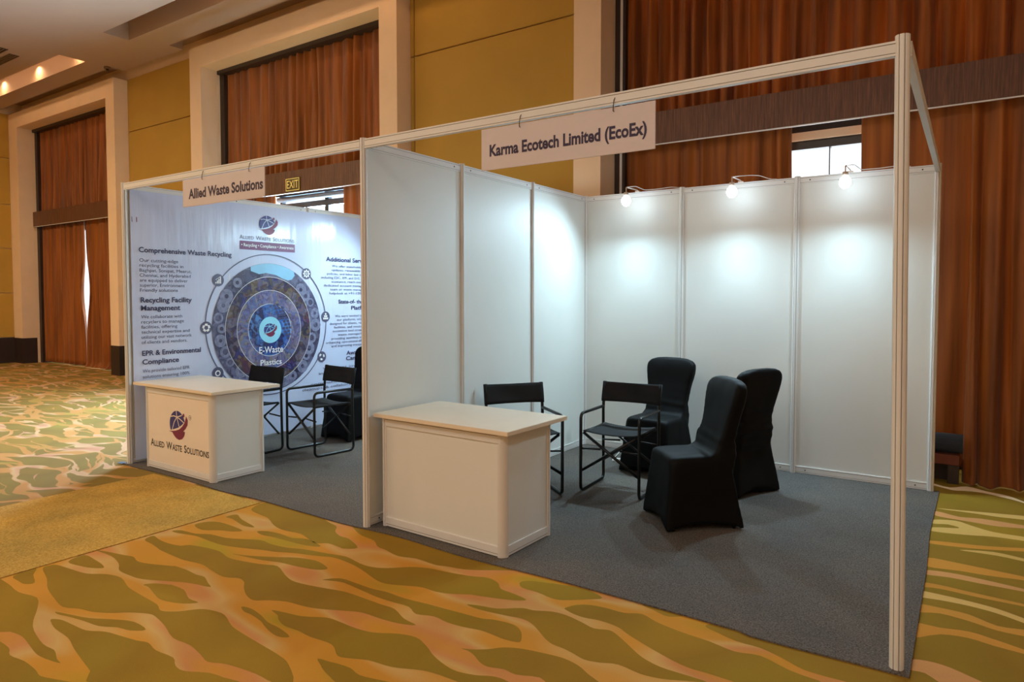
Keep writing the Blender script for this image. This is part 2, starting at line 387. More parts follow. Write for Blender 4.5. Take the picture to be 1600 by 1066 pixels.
# curtains
def curtain(label, x0, x1, z0, z1, y, amp=.05, pitch=.13, seed=0, puddle=0., lean=0., group=None, skew=0., edge=None, tie=None):
    rnd = random.Random(seed); nx = int((x1-x0)/.011)+2; nz = 30
    # irregular pleat phases
    ph = [0]
    for i in range(nx): ph.append(ph[-1]+(.011/pitch)*2*PI*(.75+.9*noise.noise(Vector((i*.011*1.7, seed*3.1, .5)))))
    bm = bmesh.new(); rows = []
    for j in range(nz+1):
        tz = j/nz; z = z0+(z1-z0)*(tz**1.6 if puddle else tz); row = []
        tt = (z-z0)/(z1-z0)
        for i in range(nx+1):
            u = i/nx; x = x0+(x1-x0)*u
            am = amp*(.55+.45*(1-tt))*(.65+.7*noise.noise(Vector((x*2.3, seed, tt*.8))))
            f = math.sin(ph[i]+1.4*noise.noise(Vector((x*1.5, seed+5, tt*2.2))))
            f2 = .35*math.sin(2.3*ph[i]+seed)
            yy = y-am*(f+f2*(1-.5*tt))
            xx = x+.012*math.sin(ph[i]*.7+tt*3)+skew*(1-tt)*(u-.5)
            if edge: xx += edge(u, tt)
            if lean: yy -= lean*(1-tt)**2.2
            if puddle and z < puddle*1.3:
                k = 1-z/(puddle*1.3); yy -= puddle*k*k*(.55+.5*noise.noise(Vector((x*4, seed+9, 0)))); xx += .05*k*noise.noise(Vector((x*5, seed+3, 1)))
            row.append(bm.verts.new((xx, yy, z)))
        rows.append(row)
    for a, b in zip(rows, rows[1:]):
        for i in range(nx): bm.faces.new((a[i], a[i+1], b[i+1], b[i]))
    o = obj('curtain', bm, M['curtain'], None, True)
    s = o.modifiers.new('thick', 'SOLIDIFY'); s.thickness = .004
    return tag(o, label, 'curtain', group)
CG = 'rust curtains of the window bays'
curtain('upper rust curtain above the pelmet behind the right booth', .07, 4.0, 3.40, 5.24, 3.80, .07, .155, 1, group=CG)
curtain('lower rust curtain left of the bright window gap, above the right booth', .07, 1.84, .02, 3.3, 3.80, .055, .11, 2, group=CG, edge=lambda u, t: .05*(u**3)*math.sin(3*t+2))
curtain('flat dark rust curtain behind the carpet rolls, right of the window gap', 2.37, 3.25, .05, 3.3, 3.80, .025, .21, 3, group=CG)
curtain('rust curtain bunched and puddled on the floor at the right edge', 3.20, 4.02, .01, 3.3, 3.79, .07, .19, 14, puddle=.24, lean=.27, group=CG)
curtain('upper rust curtain of the middle bay above the exit sign', -7.21, -3.30, 3.40, 5.24, 3.80, .07, .145, 5, group=CG)
curtain('lower rust curtain left of the open middle window, hidden behind the booth', -7.21, -5.98, .02, 3.3, 3.80, .05, .12, 6, group=CG)
curtain('short visible rust curtain between open middle window and centre post', -4.40, -3.26, .02, 3.3, 3.80, .04, .12, 7, group=CG)
curtain('upper rust curtain of the far left bay', -14.36, -10.52, 3.40, 5.24, 3.80, .07, .17, 8, group=CG)
# the far left pair parts in a slit of daylight
slit = lambda t: .19*math.exp(-((t-.50)/.17)**2)
curtain('lower rust curtain left of the daylight slit in the far left bay', -14.36, -12.345, .03, 3.1, 3.80, .06, .17, 9, group=CG, edge=lambda u, t: -(u**12)*slit(t))
curtain('lower rust curtain right of the daylight slit in the far left bay', -12.315, -10.52, .02, 3.3, 3.80, .06, .19, 10, puddle=.12, group=CG, edge=lambda u, t: ((1-u)**12)*slit(t))

# exit sign
bm = BX(-5.50, -5.17, 3.628, 3.640, 3.105, 3.305, bev=.002)
ex = tag(obj('exit_sign', bm, M['exitplate']), 'small yellow EXIT sign on the pelmet of the middle bay', 'sign')

# ------------------------------------------------------------ text
_cap = {}
def text_verts(body, bold=.0, shear=0.):
    c = bpy.data.curves.new('t', 'FONT'); c.body = body; c.size = 1; c.offset = bold; c.resolution_u = 3; c.fill_mode = 'FRONT' if hasattr(c, 'fill_mode') else c.fill_mode
    c.dimensions = '2D'; o = bpy.data.objects.new('t', c); COL.objects.link(o)
    dg = bpy.context.evaluated_depsgraph_get(); me = bpy.data.meshes.new_from_object(o.evaluated_get(dg))
    vs = [v.co.copy() for v in me.vertices]; fs = [tuple(p.vertices) for p in me.polygons]
    bpy.data.objects.remove(o); bpy.data.curves.remove(c); bpy.data.meshes.remove(me); return vs, fs
def cap(bold):
    if bold not in _cap:
        v, _ = text_verts('H', bold); _cap[bold] = max(p.y for p in v)
    return _cap[bold]
def add_text(bm, body, x0, z0, h, width=None, bold=.0, frame=None, right=None):
    """baseline-left at (x0,z0) in a 2-D frame, cap height h, optional total width"""
    vs, fs = text_verts(body, bold)
    if not vs: return
    a = min(v.x for v in vs); b = max(v.x for v in vs); sy = h/cap(bold)
    sx = (width/(b-a)) if width else sy
    vv = [bm.verts.new(frame(x0+(v.x-a)*sx, z0+v.y*sy)) for v in vs]
    for f in fs:
        try: bm.faces.new([vv[i] for i in f])
        except ValueError: pass
def text_obj(name, items, mat, parent, frame, bold=.0):
    bm = bmesh.new()
    for it in items: add_text(bm, it[0], it[1], it[2], it[3], it[4] if len(it) > 4 else None, bold, frame)
    me = bpy.data.meshes.new(name); bm.to_mesh(me); bm.free(); me.materials.append(mat)
    o = bpy.data.objects.new(name, me); COL.objects.link(o); o.parent = parent; return o
def fy(y): return lambda u, v: (u, y, v)           # faces -y
fe = fy(3.6265)
text_obj('lettering', [('EXIT', -5.465, 3.15, .115, .26)], M['exitglow'], ex, fe, .0)
bm = bmesh.new()
for a in ((-5.492, -5.178, 3.113, 3.122), (-5.492, -5.178, 3.288, 3.297), (-5.492, -5.483, 3.113, 3.297), (-5.187, -5.178, 3.113, 3.297)):
    bx(bm, a[0], a[1], 3.625, 3.629, a[2], a[3])
obj('border', bm, M['exitglow'], ex)

# ceiling fittings
VG = 'linear air vents in the ceiling'
for (xa, xb, ya, yb, lab) in ((-14.4, -10.62, 1.90, 2.04, 'long slotted air vent in the ceiling, the one nearer the windows'), (-13.6, -10.40, 1.62, 1.80, 'slotted air vent at the top left edge of the ceiling')):
    v = thing('air_vent', lab, 'vent', (xa, ya, CZ), 0, VG)
    obj('backing', BX(.02, xb-xa-.02, .01, yb-ya-.01, -.006, -.001), M['ventdark'], v)
    n = 4
    for k in range(n+1):
        s = (yb-ya)*k/n; obj('slat', BX(0, xb-xa, max(0, s-.008), s+.008, -.018, -.002), M['vent'], v)
t = thing('ceiling_sensor', 'tiny dark fitting in the ceiling above the left column', 'sensor', (-9.95, 3.19, CZ))
bm = bmesh.new(); tube(bm, [(0, 0, 0), (0, 0, -.035)], .055, 14); obj('housing', bm, M['vent'], t, True)
bm = bmesh.new(); tube(bm, [(0, 0, -.035), (0, 0, -.06)], .025, 10); obj('nozzle', bm, M['ventdark'], t, True)
DG = 'downlights inside the ceiling coffers'
for x, lab in ((-11.85, 'warm downlight in the left ceiling coffer, further from its corner'), (-10.15, 'warm downlight beside the corner of the left ceiling coffer'), (-13.5, 'warm downlight at the far end of the left ceiling coffer')):
    d = thing('downlight', lab, 'light', (x, 2.72, 6.02), 0, DG)
    bm = bmesh.new(); tube(bm, [(0, 0, 0), (0, 0, -.03)], .05, 16); obj('rim', bm, M['white'], d, True)
    bm = bmesh.new(); tube(bm, [(0, 0, -.030), (0, 0, -.034)], .035, 14); obj('lens', bm, M['lamp'], d, True)
    l = bpy.data.lights.new('spot', 'SPOT'); l.energy = 30; l.color = (1, .66, .36); l.spot_size = math.radians(150); l.spot_blend = .9; l.shadow_soft_size = .03
    o = bpy.data.objects.new('downlight_beam', l); COL.objects.link(o); o.location = (0, .02, -.04); o.parent = d
    o.rotation_euler = (math.radians(12), 0, 0)
# unseen strip lights added to give both coffers their warm glow
area('coffer_fill_light', (-12.4, 2.42, 5.85), (4.6, .04), 9, (1, .62, .36), (0, 1, -.1))
area('coffer_fill_light', (-3.4, 2.40, 5.9), (4.0, .05), 14, (1, .62, .34), (0, 1, 0.1))

# ============================================================ FLOOR COVERINGS
# the woven figure of the hall carpet in front of and beside the booths, in floor metres
CELLS = '''
-0.997,-1.473 -1.014,-1.433 -0.989,-1.406 -0.875,-1.391 -0.723,-1.37 -0.625,-1.314 -0.507,-1.293 -0.355,-1.331 -0.194,-1.344 -0.036,-1.354 0.044,-1.379 0.12,-1.338 0.183,-1.266 0.257,-1.238 0.339,-1.235 0.463,-1.279 0.577,-1.295 0.724,-1.308 0.863,-1.321 0.947,-1.343 1.07,-1.416 1.004,-1.461 0.898,-1.461 0.739,-1.483 0.657,-1.516 0.579,-1.501 0.466,-1.482 0.346,-1.489 0.208,-1.45 0.086,-1.426 0.026,-1.429 -0.06,-1.472 -0.127,-1.524 -0.213,-1.567 -0.302,-1.588 -0.388,-1.623 -0.529,-1.604 -0.687,-1.571 -0.828,-1.519
-1.014,-1.605 -1.028,-1.494 -0.944,-1.538 -0.82,-1.579 -0.846,-1.615 -0.917,-1.617
-0.987,-1.35 -1.021,-1.251 -0.887,-1.251 -0.776,-1.263 -0.727,-1.282 -0.782,-1.318 -0.861,-1.34
-1.06,-1.684 -0.93,-1.662 -0.76,-1.674 -0.608,-1.649 -0.463,-1.704 -0.349,-1.763 -0.24,-1.802 -0.069,-1.832 0.028,-1.828 0.114,-1.853 0.164,-1.86 0.099,-1.875 0.007,-1.884 -0.123,-1.867 -0.219,-1.855 -0.317,-1.867 -0.436,-1.893
-0.283,-1.944 -0.157,-1.928 -0.082,-1.95 0.025,-1.936 0.138,-1.939 0.205,-1.947 0.295,-1.918 0.355,-1.908 0.128,-2.081
-0.36,-1.666 -0.279,-1.642 -0.161,-1.607 -0.062,-1.555 0.049,-1.509 0.173,-1.517 0.119,-1.561 0.043,-1.578 -0.04,-1.619 -0.147,-1.634 -0.251,-1.653 -0.322,-1.671
-0.294,-1.711 -0.246,-1.687 -0.14,-1.679 -0.043,-1.67 0.038,-1.629 0.124,-1.611 0.232,-1.591 0.298,-1.572 0.386,-1.587 0.505,-1.578 0.572,-1.606 0.639,-1.609 0.731,-1.563 0.814,-1.548 0.879,-1.554 0.456,-1.85 0.329,-1.82 0.239,-1.804 0.087,-1.776 -0.039,-1.747 -0.172,-1.742 -0.253,-1.727
-1.033,-1.178 -0.98,-1.155 -0.829,-1.123 -0.753,-1.105 -0.67,-1.126 -0.581,-1.11 -0.431,-1.051 -0.44,-1.046 -0.323,-1.038 -0.217,-1.045 -0.15,-1.038 -0.063,-1.071 -0.004,-1.094 -0.101,-1.115 -0.175,-1.137 -0.231,-1.164 -0.398,-1.239 -0.502,-1.251 -0.618,-1.249 -0.72,-1.203 -0.869,-1.172
-0.322,-1.272 -0.289,-1.231 -0.209,-1.196 -0.206,-1.191 -0.086,-1.189 0.028,-1.23 0.111,-1.229 0.065,-1.276 -0.013,-1.305 -0.087,-1.315 -0.183,-1.294 -0.27,-1.273
-0.977,-0.925 -1.004,-0.857 -0.914,-0.871 -0.806,-0.876 -0.697,-0.857 -0.66,-0.818 -0.523,-0.786 -0.411,-0.779 -0.286,-0.806 -0.164,-0.789 -0.042,-0.758 0.052,-0.726 0.182,-0.777 0.279,-0.805 0.368,-0.799 0.481,-0.776 0.61,-0.744 0.737,-0.741 0.865,-0.743 0.959,-0.741 1.065,-0.788 1.155,-0.804 1.074,-0.837 0.972,-0.85 0.857,-0.855 0.772,-0.89 0.662,-0.941 0.576,-0.966 0.46,-0.982 0.374,-1.023 0.315,-1.063 0.232,-1.046 0.146,-1.001 0.081,-0.956 0.014,-0.946 -0.065,-0.98 -0.213,-0.964 -0.322,-0.947 -0.465,-0.969 -0.592,-0.968 -0.733,-0.962 -0.753,-0.958 -0.865,-0.938
-0.991,-0.744 -0.952,-0.703 -0.817,-0.686 -0.731,-0.641 -0.59,-0.624 -0.478,-0.574 -0.368,-0.525 -0.272,-0.534 -0.144,-0.519 -0.031,-0.478 0.14,-0.443 0.266,-0.417 0.402,-0.442 0.496,-0.441 0.58,-0.404 0.673,-0.322 0.767,-0.278 0.882,-0.261 1.025,-0.232 1.119,-0.197 1.2,-0.219 1.255,-0.27 1.34,-0.281 1.429,-0.3 1.409,-0.329 1.325,-0.365 1.216,-0.398 1.164,-0.413 1.085,-0.458 0.996,-0.484 0.906,-0.484 0.814,-0.52 0.72,-0.556 0.646,-0.552 0.551,-0.522 0.429,-0.486 0.302,-0.467 0.204,-0.469 0.134,-0.497 -0.043,-0.554 -0.147,-0.602 -0.23,-0.623 -0.344,-0.666 -0.497,-0.709 -0.645,-0.711 -0.776,-0.71 -0.922,-0.744
-0.984,-0.594 -0.968,-0.511 -0.89,-0.473 -0.759,-0.471 -0.619,-0.487 -0.663,-0.535 -0.747,-0.564 -0.852,-0.624
-0.958,-0.385 -0.942,-0.313 -0.825,-0.356 -0.615,-0.402 -0.694,-0.427 -0.808,-0.403 -0.89,-0.385
-0.965,-0.184 -1.02,-0.036 -0.918,-0.019 -0.736,-0.014 -0.488,-0.008 -0.302,-0.063 -0.181,-0.096 -0.117,-0.163 -0.025,-0.205 0.056,-0.207 0.215,-0.281 0.159,-0.338 0.125,-0.338 0.011,-0.332 -0.05,-0.372 -0.145,-0.35 -0.266,-0.316 -0.411,-0.333 -0.54,-0.31 -0.698,-0.241 -0.812,-0.225
-0.533,-0.442 -0.475,-0.403 -0.374,-0.388 -0.248,-0.394 -0.151,-0.354 0.014,-0.389 -0.06,-0.427 -0.188,-0.441 -0.351,-0.45 -0.45,-0.466
-0.327,-0.757 -0.244,-0.734 -0.141,-0.687 -0.047,-0.635 0.047,-0.583 0.168,-0.554 0.275,-0.576 0.313,-0.6 0.27,-0.639 0.154,-0.667 0.02,-0.685 -0.095,-0.721 -0.228,-0.745
0.404,-0.709 0.469,-0.643 0.584,-0.639 0.7,-0.64 0.798,-0.626 0.916,-0.629 1.059,-0.612 1.165,-0.603 1.268,-0.593 1.367,-0.584 1.41,-0.565 1.483,-0.551 1.539,-0.555 1.589,-0.588 1.63,-0.65 1.624,-0.673 1.561,-0.684 1.493,-0.679 1.426,-0.678 1.349,-0.696 1.256,-0.704 1.167,-0.693 1.08,-0.722 1.001,-0.686 0.896,-0.693 0.799,-0.695 0.677,-0.684 0.528,-0.671 0.458,-0.69
-0.094,-0.028 -0.016,0.024 0.195,0.03 0.409,0.019 0.696,0.019 0.951,0.033 0.925,-0.01 1.079,0.009 1.201,-0.014 1.105,-0.085 1.023,-0.14 0.943,-0.18 0.834,-0.203 0.762,-0.221 0.619,-0.212 0.508,-0.243 0.383,-0.215 0.3,-0.201 0.208,-0.141 0.084,-0.123 -0.013,-0.083
1.218,-0.51 1.279,-0.483 1.37,-0.46 1.463,-0.39 1.524,-0.379 1.602,-0.341 1.678,-0.335 1.772,-0.356 1.844,-0.376 1.91,-0.352 1.963,-0.375 2.046,-0.432 2.124,-0.484 2.214,-0.512 2.31,-0.512 2.407,-0.513 2.338,-0.551 2.254,-0.59 2.167,-0.605 2.065,-0.591 1.997,-0.62 1.933,-0.635 1.873,-0.619 1.82,-0.607 1.757,-0.601 1.704,-0.575 1.648,-0.535 1.585,-0.496 1.523,-0.482 1.433,-0.499 1.306,-0.518
1.293,-0.147 1.329,-0.105 1.409,-0.078 1.532,-0.04 1.633,-0.033 1.735,-0.073 1.684,-0.129 1.589,-0.203 1.53,-0.219 1.434,-0.201 1.337,-0.198
1.636,-0.273 1.664,-0.216 1.722,-0.177 1.8,-0.163 1.893,-0.161 1.969,-0.124 2.059,-0.161 2.192,-0.188 2.312,-0.198 2.43,-0.222 2.53,-0.197 2.642,-0.24 2.71,-0.255 2.781,-0.267 2.756,-0.337 2.565,-0.466 2.503,-0.454 2.394,-0.452 2.303,-0.453 2.187,-0.42 2.007,-0.346 1.93,-0.305 1.833,-0.294 1.759,-0.309 1.7,-0.305 1.648,-0.288
2.254,-0.069 2.315,-0.009 2.479,0.006 2.693,0.014 2.83,-0.003 2.958,-0.013 3.054,-0.008 3.081,-0.06 3.087,-0.168 2.926,-0.277 2.877,-0.214 2.797,-0.211 2.701,-0.208 2.612,-0.166 2.514,-0.132 2.412,-0.131 2.32,-0.102
1.915,-0.025 1.95,0.021 2.037,0.002 2.158,-0.002 2.085,-0.078 2.01,-0.06
1.456,-0.849 1.513,-0.822 1.572,-0.774 1.565,-0.779 1.601,-0.741 1.671,-0.707 1.777,-0.684 1.858,-0.674 1.935,-0.689 1.996,-0.722 2.064,-0.752 2.077,-0.778 1.931,-0.876 1.851,-0.851 1.76,-0.886 1.698,-0.881 1.634,-0.902 1.584,-0.892 1.53,-0.861 1.488,-0.849
0.479,-1.079 0.559,-1.058 0.65,-1.04 0.754,-0.985 0.829,-0.977 0.949,-0.978 1.045,-0.96 1.142,-0.908 1.23,-0.887 1.31,-0.914 1.398,-0.961 1.487,-0.991 1.555,-0.998 1.631,-0.978 1.687,-0.949 1.74,-0.941 1.776,-0.961 1.642,-1.046 1.512,-1.058 1.43,-1.072 1.337,-1.113 1.284,-1.127 1.193,-1.139 1.12,-1.171 1.064,-1.186 0.999,-1.148 0.946,-1.135 0.838,-1.145 0.75,-1.139 0.663,-1.144 0.591,-1.123 0.546,-1.096
0.328,-1.138 0.383,-1.124 0.481,-1.14 0.57,-1.165 0.664,-1.171 0.763,-1.195 0.723,-1.222 0.656,-1.216 0.585,-1.196 0.532,-1.177 0.438,-1.162 0.382,-1.162
1.01,-1.247 1.075,-1.235 1.099,-1.229 1.176,-1.221 1.247,-1.236 1.339,-1.216 1.42,-1.2 1.247,-1.317 1.155,-1.309 1.087,-1.287 1.064,-1.275
'''
STRANDS = '''
a 3.058,2.545 3.193,2.584 3.325,2.622 3.561,2.682 3.624,2.696 3.618,2.597 3.556,2.583 3.41,2.556 3.303,2.558
s 3.061,2.47 3.195,2.412 3.323,2.45 3.549,2.441 3.608,2.446 3.604,2.369 3.545,2.364 3.403,2.321 3.28,2.329 3.065,2.349
p 3.047,2.241 3.175,2.304 3.259,2.247 3.38,2.176 3.535,2.177 3.592,2.175 3.586,2.085 3.53,2.087 3.378,2.071 3.23,2.013 3.053,1.977 3.054,2.065 3.198,2.14 3.135,2.185 3.051,2.152
o 3.051,1.772 3.202,1.816 3.345,1.855 3.523,1.937 3.579,1.968 3.574,1.892 3.519,1.869 3.344,1.787 3.203,1.741 3.053,1.716
p 3.203,1.686 3.371,1.762 3.512,1.735 3.564,1.737 3.561,1.685 3.51,1.683 3.387,1.703
o 3.051,1.442 3.206,1.446 3.496,1.422 3.545,1.426 3.54,1.35 3.493,1.362 3.336,1.33 3.208,1.32 3.053,1.295
s 3.048,1.227 3.165,1.26 3.293,1.256 3.486,1.23 3.532,1.221 3.529,1.171 3.484,1.188 3.293,1.184 3.167,1.186 3.046,1.159
o 3.044,1.031 3.128,1.045 3.252,1.032 3.475,1.015 3.519,1.008 3.516,0.97 3.473,0.982 3.291,0.98 3.13,0.991 3.047,0.971
p 3.043,0.905 3.133,0.912 3.252,0.903 3.366,0.881 3.466,0.832 3.507,0.815 3.503,0.756 3.463,0.774 3.364,0.821 3.252,0.841 3.135,0.837 3.043,0.826
o 3.044,0.726 3.138,0.74 3.252,0.734 3.36,0.673 3.459,0.697 3.5,0.703 3.494,0.614 3.455,0.622 3.359,0.619 3.252,0.655 3.14,0.67 3.046,0.63
o 3.042,0.492 3.146,0.507 3.253,0.537 3.343,0.516 3.447,0.481 3.485,0.469 3.482,0.422 3.445,0.437 3.341,0.447 3.253,0.466 3.148,0.436 3.048,0.338
s 3.052,0.114 3.111,0.145 3.19,0.138 3.297,0.086 3.333,0.073 3.193,-0.021 3.109,0.034 3.056,0.031
w 2.925,3.324 2.992,3.301 3.123,3.224 3.234,3.331 3.368,3.251 3.496,3.199 3.582,3.086 3.643,3.002 3.64,2.957 3.58,3.046 3.482,3.12 3.331,3.19 3.223,3.178 3.149,3.147 3.06,3.195 2.927,3.278
'''

def mat_pile(name, stops, scale, stretch=(.7, 1.9, 1)):
    t = NT(name); co = t.n('ShaderNodeTexCoord').outputs['Object']; v = t.tc(stretch)
    n = t.noise(v, scale, 1); c = t.ramp(n.outputs[0], [(p, lin(q)) for p, q in stops])
    a = t.noise(co, 260, 2, .8); b_ = t.noise(co, 1.3, 4)
    c = t.mix(.7, c, t.ramp(b_.outputs[0], [(.3, (.84, .84, .84, 1)), (.7, (1.1, 1.1, 1.1, 1))]), 'MULTIPLY')
    c = t.mix(.35, c, t.ramp(a.outputs[0], [(.3, (.8, .8, .8, 1)), (.7, (1.15, 1.15, 1.15, 1))]), 'MULTIPLY')
    t.l(c, t.b.inputs['Base Color']); t.b.inputs['Roughness'].default_value = .96; t.b.inputs['Specular IOR Level'].default_value = .1
    t.bump(a.outputs[0], .35, .003); return t.m
OLIVE = [(.35, (158, 122, 40)), (.5, (146, 112, 38)), (.68, (150, 122, 40))]
M['olive'] = mat_pile('olive_carpet_pile', OLIVE, 1.1, (1, 1, 1))
M['bands'] = mat_pile('orange_carpet_pile', [(.30, (172, 142, 42)), (.38, (198, 140, 50)), (.47, (200, 140, 54)), (.54, (202, 160, 94)), (.61, (198, 134, 78)), (.70, (198, 138, 50)), (.78, (170, 140, 42))], 1.5)
M['strand_o'] = mat_pile('orange_strand_pile', [(.3, (206, 140, 56)), (.7, (200, 144, 62))], 1)
M['strand_s'] = mat_pile('salmon_strand_pile', [(.3, (206, 150, 92)), (.7, (212, 148, 92))], 1)
M['strand_p'] = mat_pile('peach_strand_pile', [(.3, (214, 170, 92)), (.7, (220, 178, 104))], 1)
M['strand_w'] = mat_pile('pale_strand_pile', [(.3, (248, 218, 172)), (.7, (250, 224, 184))], 1)
def smooth_poly(ps, k=3):
    out = []; n = len(ps)
    for i in range(n):
        p0, p1, p2, p3 = (Vector(ps[(i+j-1) % n]) for j in range(4))
        for q in range(k):
            t = q/k; out.append(.5*((2*p1)+(p2-p0)*t+(2*p0-5*p1+4*p2-p3)*t*t+(3*p1-p0-3*p2+p3)*t**3))
    return out
def pile(name, polys, z, mat, sm=3):
    bm = bmesh.new()
    for ps in polys:
        b2 = bmesh.new(); f = b2.faces.new([b2.verts.new((p[0], p[1], z)) for p in (smooth_poly(ps, sm) if sm > 1 else ps)])
        bmesh.ops.triangulate(b2, faces=[f]); b2.normal_update()
        for f in b2.faces:
            if f.normal.z < 0: f.normal_flip()
        me = bpy.data.meshes.new('x'); b2.to_mesh(me); b2.free(); bm.from_mesh(me); bpy.data.meshes.remove(me)
    me = bpy.data.meshes.new(name); bm.to_mesh(me); bm.free(); me.materials.append(mat)
    o = bpy.data.objects.new(name, me); COL.objects.link(o); o.parent = bpy.data.objects['floor']; o['kind'] = 'stuff'; return o
def pts_of(l): return [tuple(map(float, q.split(','))) for q in l.split()]
pile('woven_pattern', [[(-1.03, .04), (-1.03, -1.72), (.25, -2.22), (1.88, -1.1), (3.12, -.30), (3.12, .04)]], .0002, M['bands'], 1)
pile('woven_pattern', [pts_of(l) for l in CELLS.strip().split('\n')], .0005, M['olive'])
pile('woven_pattern', [[(3.0, -.36), (3.9, .1), (4.3, 4.05), (2.5, 4.05), (2.8, 3.05), (3.0, 2.9)]], .0008, M['olive'], 1)
for key in 'osapw':
    pile('woven_pattern', [pts_of(l[2:]) for l in STRANDS.strip().split('\n') if l[0] == key], .0011, M['strand_'+{'a': 'p'}.get(key, key)])
tag(obj('carpet_runner', BX(-2.48, -1.03, -9.0, -.068, .0005, .006), M['gold']), 'plain golden carpet strip running towards the left booth', 'carpet')
def slab(name, pts, z0, z1, mat):
    bm = bmesh.new(); prism(bm, pts, z0, z1); return obj(name, bm, mat)
pts = []
n = 120
for i in range(n+1):
    x = -3.07+6.13*i/n; pts.append((x, -.035+.022*noise.noise(Vector((x*1.7, 0, 3)))+.008*math.sin(x*5) - (.02 if x > 2.4 else 0)))
pts += [(3.06, 1.2), (3.045, 1.9), (3.06, 3.03), (-3.07, 3.03)]
bc = tag(slab('booth_carpet', pts, .0014, .009, M['grey']), 'grey felt carpet laid under both exhibition booths', 'carpet')
tape = tag(obj('floor_tape', BX(-3.12, -3.04, -.055, -.005, .0095, .0102), M['blue']), 'small blue tape scrap at the foot of the left corner post', 'tape')

# ============================================================ BOOTH
H = 2.51; D = 3.0
booth = thing('exhibition_booth', 'white panelled two-bay exhibition booth framed in aluminium', 'booth')
def post_profile(R=.024, n=8):
    pts = []
    for k in range(n):
        a = 2*PI*k/n; da = 2*PI/n
        for f, r in ((-.40, .98), (-.22, 1.0), (.22, 1.0), (.40, .98), (.43, .66), (.57, .66)):
            aa = a+f*da; pts.append((R*r*math.cos(aa), R*r*math.sin(aa)))
    return pts
PP = post_profile()
def post(x, y, tilt=None, z1=H, R=1.):
    bm = bmesh.new(); pp = [(a*R, b*R) for a, b in PP]; prism(bm, pp, .009, z1)
    if tilt:
        for v in bm.verts:
            k = v.co.z/z1; v.co.x += tilt[0]+(tilt[1]-tilt[0])*k
    p = obj('post', bm, M['alu'], booth, loc=(x, y, 0))
    bm = bmesh.new(); prism(bm, [(R*.0168*math.cos(2*PI*k/16), R*.0168*math.sin(2*PI*k/16)) for k in range(16)], .0095, z1-.003)
    if tilt:
        for v in bm.verts:
            k = v.co.z/z1; v.co.x += tilt[0]+(tilt[1]-tilt[0])*k
    tag(obj('groove_shade_core', bm, M['groove'], p), 'dark core painted as the shade between the fins')
    return p
for x in (-3, 0): post(x, 0)
post(3, 0, (.012, -.016), H+.012, 1.12)
for x in (-3, 0):
    for y in (1, 2): post(x, y)
for x in (-3, -2, -1, 0, 1, 2, 3): post(x, 3)
def rail(p, q, z0, z1, screws=True, th=.021, name='rail', groove=True):
    p = Vector(p); q = Vector(q); d = (q-p).normalized(); L = (q-p).length; nrm = Vector((d.y, -d.x, 0))
    # I-shaped section with two fine grooves
    h = z1-z0; t = th/2
    sec = [(-t, 0), (t, 0), (t, h*.16), (t*.72, h*.17), (t*.72, h*.2), (t, h*.21), (t, h*.79), (t*.72, h*.80), (t*.72, h*.84), (t, h*.85), (t, h), (-t, h), (-t, h*.85), (-t*.72, h*.84), (-t*.72, h*.80), (-t, h*.79), (-t, h*.21), (-t*.72, h*.2), (-t*.72, h*.17), (-t, h*.16)]
    bm = bmesh.new()
    a = [bm.verts.new(Vector((p.x, p.y, z0))+nrm*s+Vector((0, 0, z))+d*.022) for s, z in sec]
    b = [bm.verts.new(Vector((q.x, q.y, z0))+nrm*s+Vector((0, 0, z))-d*.022) for s, z in sec]
    n = len(sec)
    for i in range(n): bm.faces.new((a[i], a[(i+1) % n], b[(i+1) % n], b[i]))
    bm.faces.new(a[::-1]); bm.faces.new(b)
    r = obj(name, bm, M['alu'], booth)
    bm = bmesh.new()
    for zz in (.185, .815):
        for s in (-1, 1):
            c0 = Vector((p.x, p.y, z0+h*zz))+nrm*s*t*.74+d*.023; c1 = Vector((q.x, q.y, z0+h*zz))+nrm*s*t*.74-d*.023
            k = nrm*s*t*.06; zt = Vector((0, 0, h*.017))
            v = [bm.verts.new(x) for x in (c0-zt+k, c1-zt+k, c1+zt+k, c0+zt+k)]; bm.faces.new(v)
    obj('groove', bm, M['groove'], r)  # dark faces paint the shade inside the rail grooves
    if screws:
        for e, sgn in ((p, 1), (q, -1)):
            for s in (-1, 1):
                c = Vector((e.x, e.y, (z0+z1)/2))+d*sgn*.10+nrm*s*t; bm = bmesh.new()
                tube(bm, [c, c+nrm*s*.0018], .0055, 8); obj('screw', bm, M['screw'], r, True)
    return r
RT = (H-.066, H-.008)
for a, b in (((-3, 0), (0, 0)), ((0, 0), (3, 0)), ((3, 0), (3, 3))):
    rail(a+(0,), b+(0,), RT[0], RT[1], False, .03, 'beam')
def wall(p, q, vdir=None):
    rail(p+(0,), q+(0,), *RT); rail(p+(0,), q+(0,), .012, .068)
    x0, x1 = sorted((p[0], q[0])); y0, y1 = sorted((p[1], q[1])); e = .018
    if x0 == x1: b = (x0-.002, x0+.002, y0+e, y1-e)
    else: b = (x0+e, x1-e, y0-.002, y0+.002)
    obj('wall_panel', BX(*b, .06, RT[0]+.008), M['panel'], booth)
for x in (-3, 0):
    for y in (0, 1, 2): wall((x, y), (x, y+1))
for x in (-3, -2, -1, 0, 1, 2): wall((x, 3), (x+1, 3))

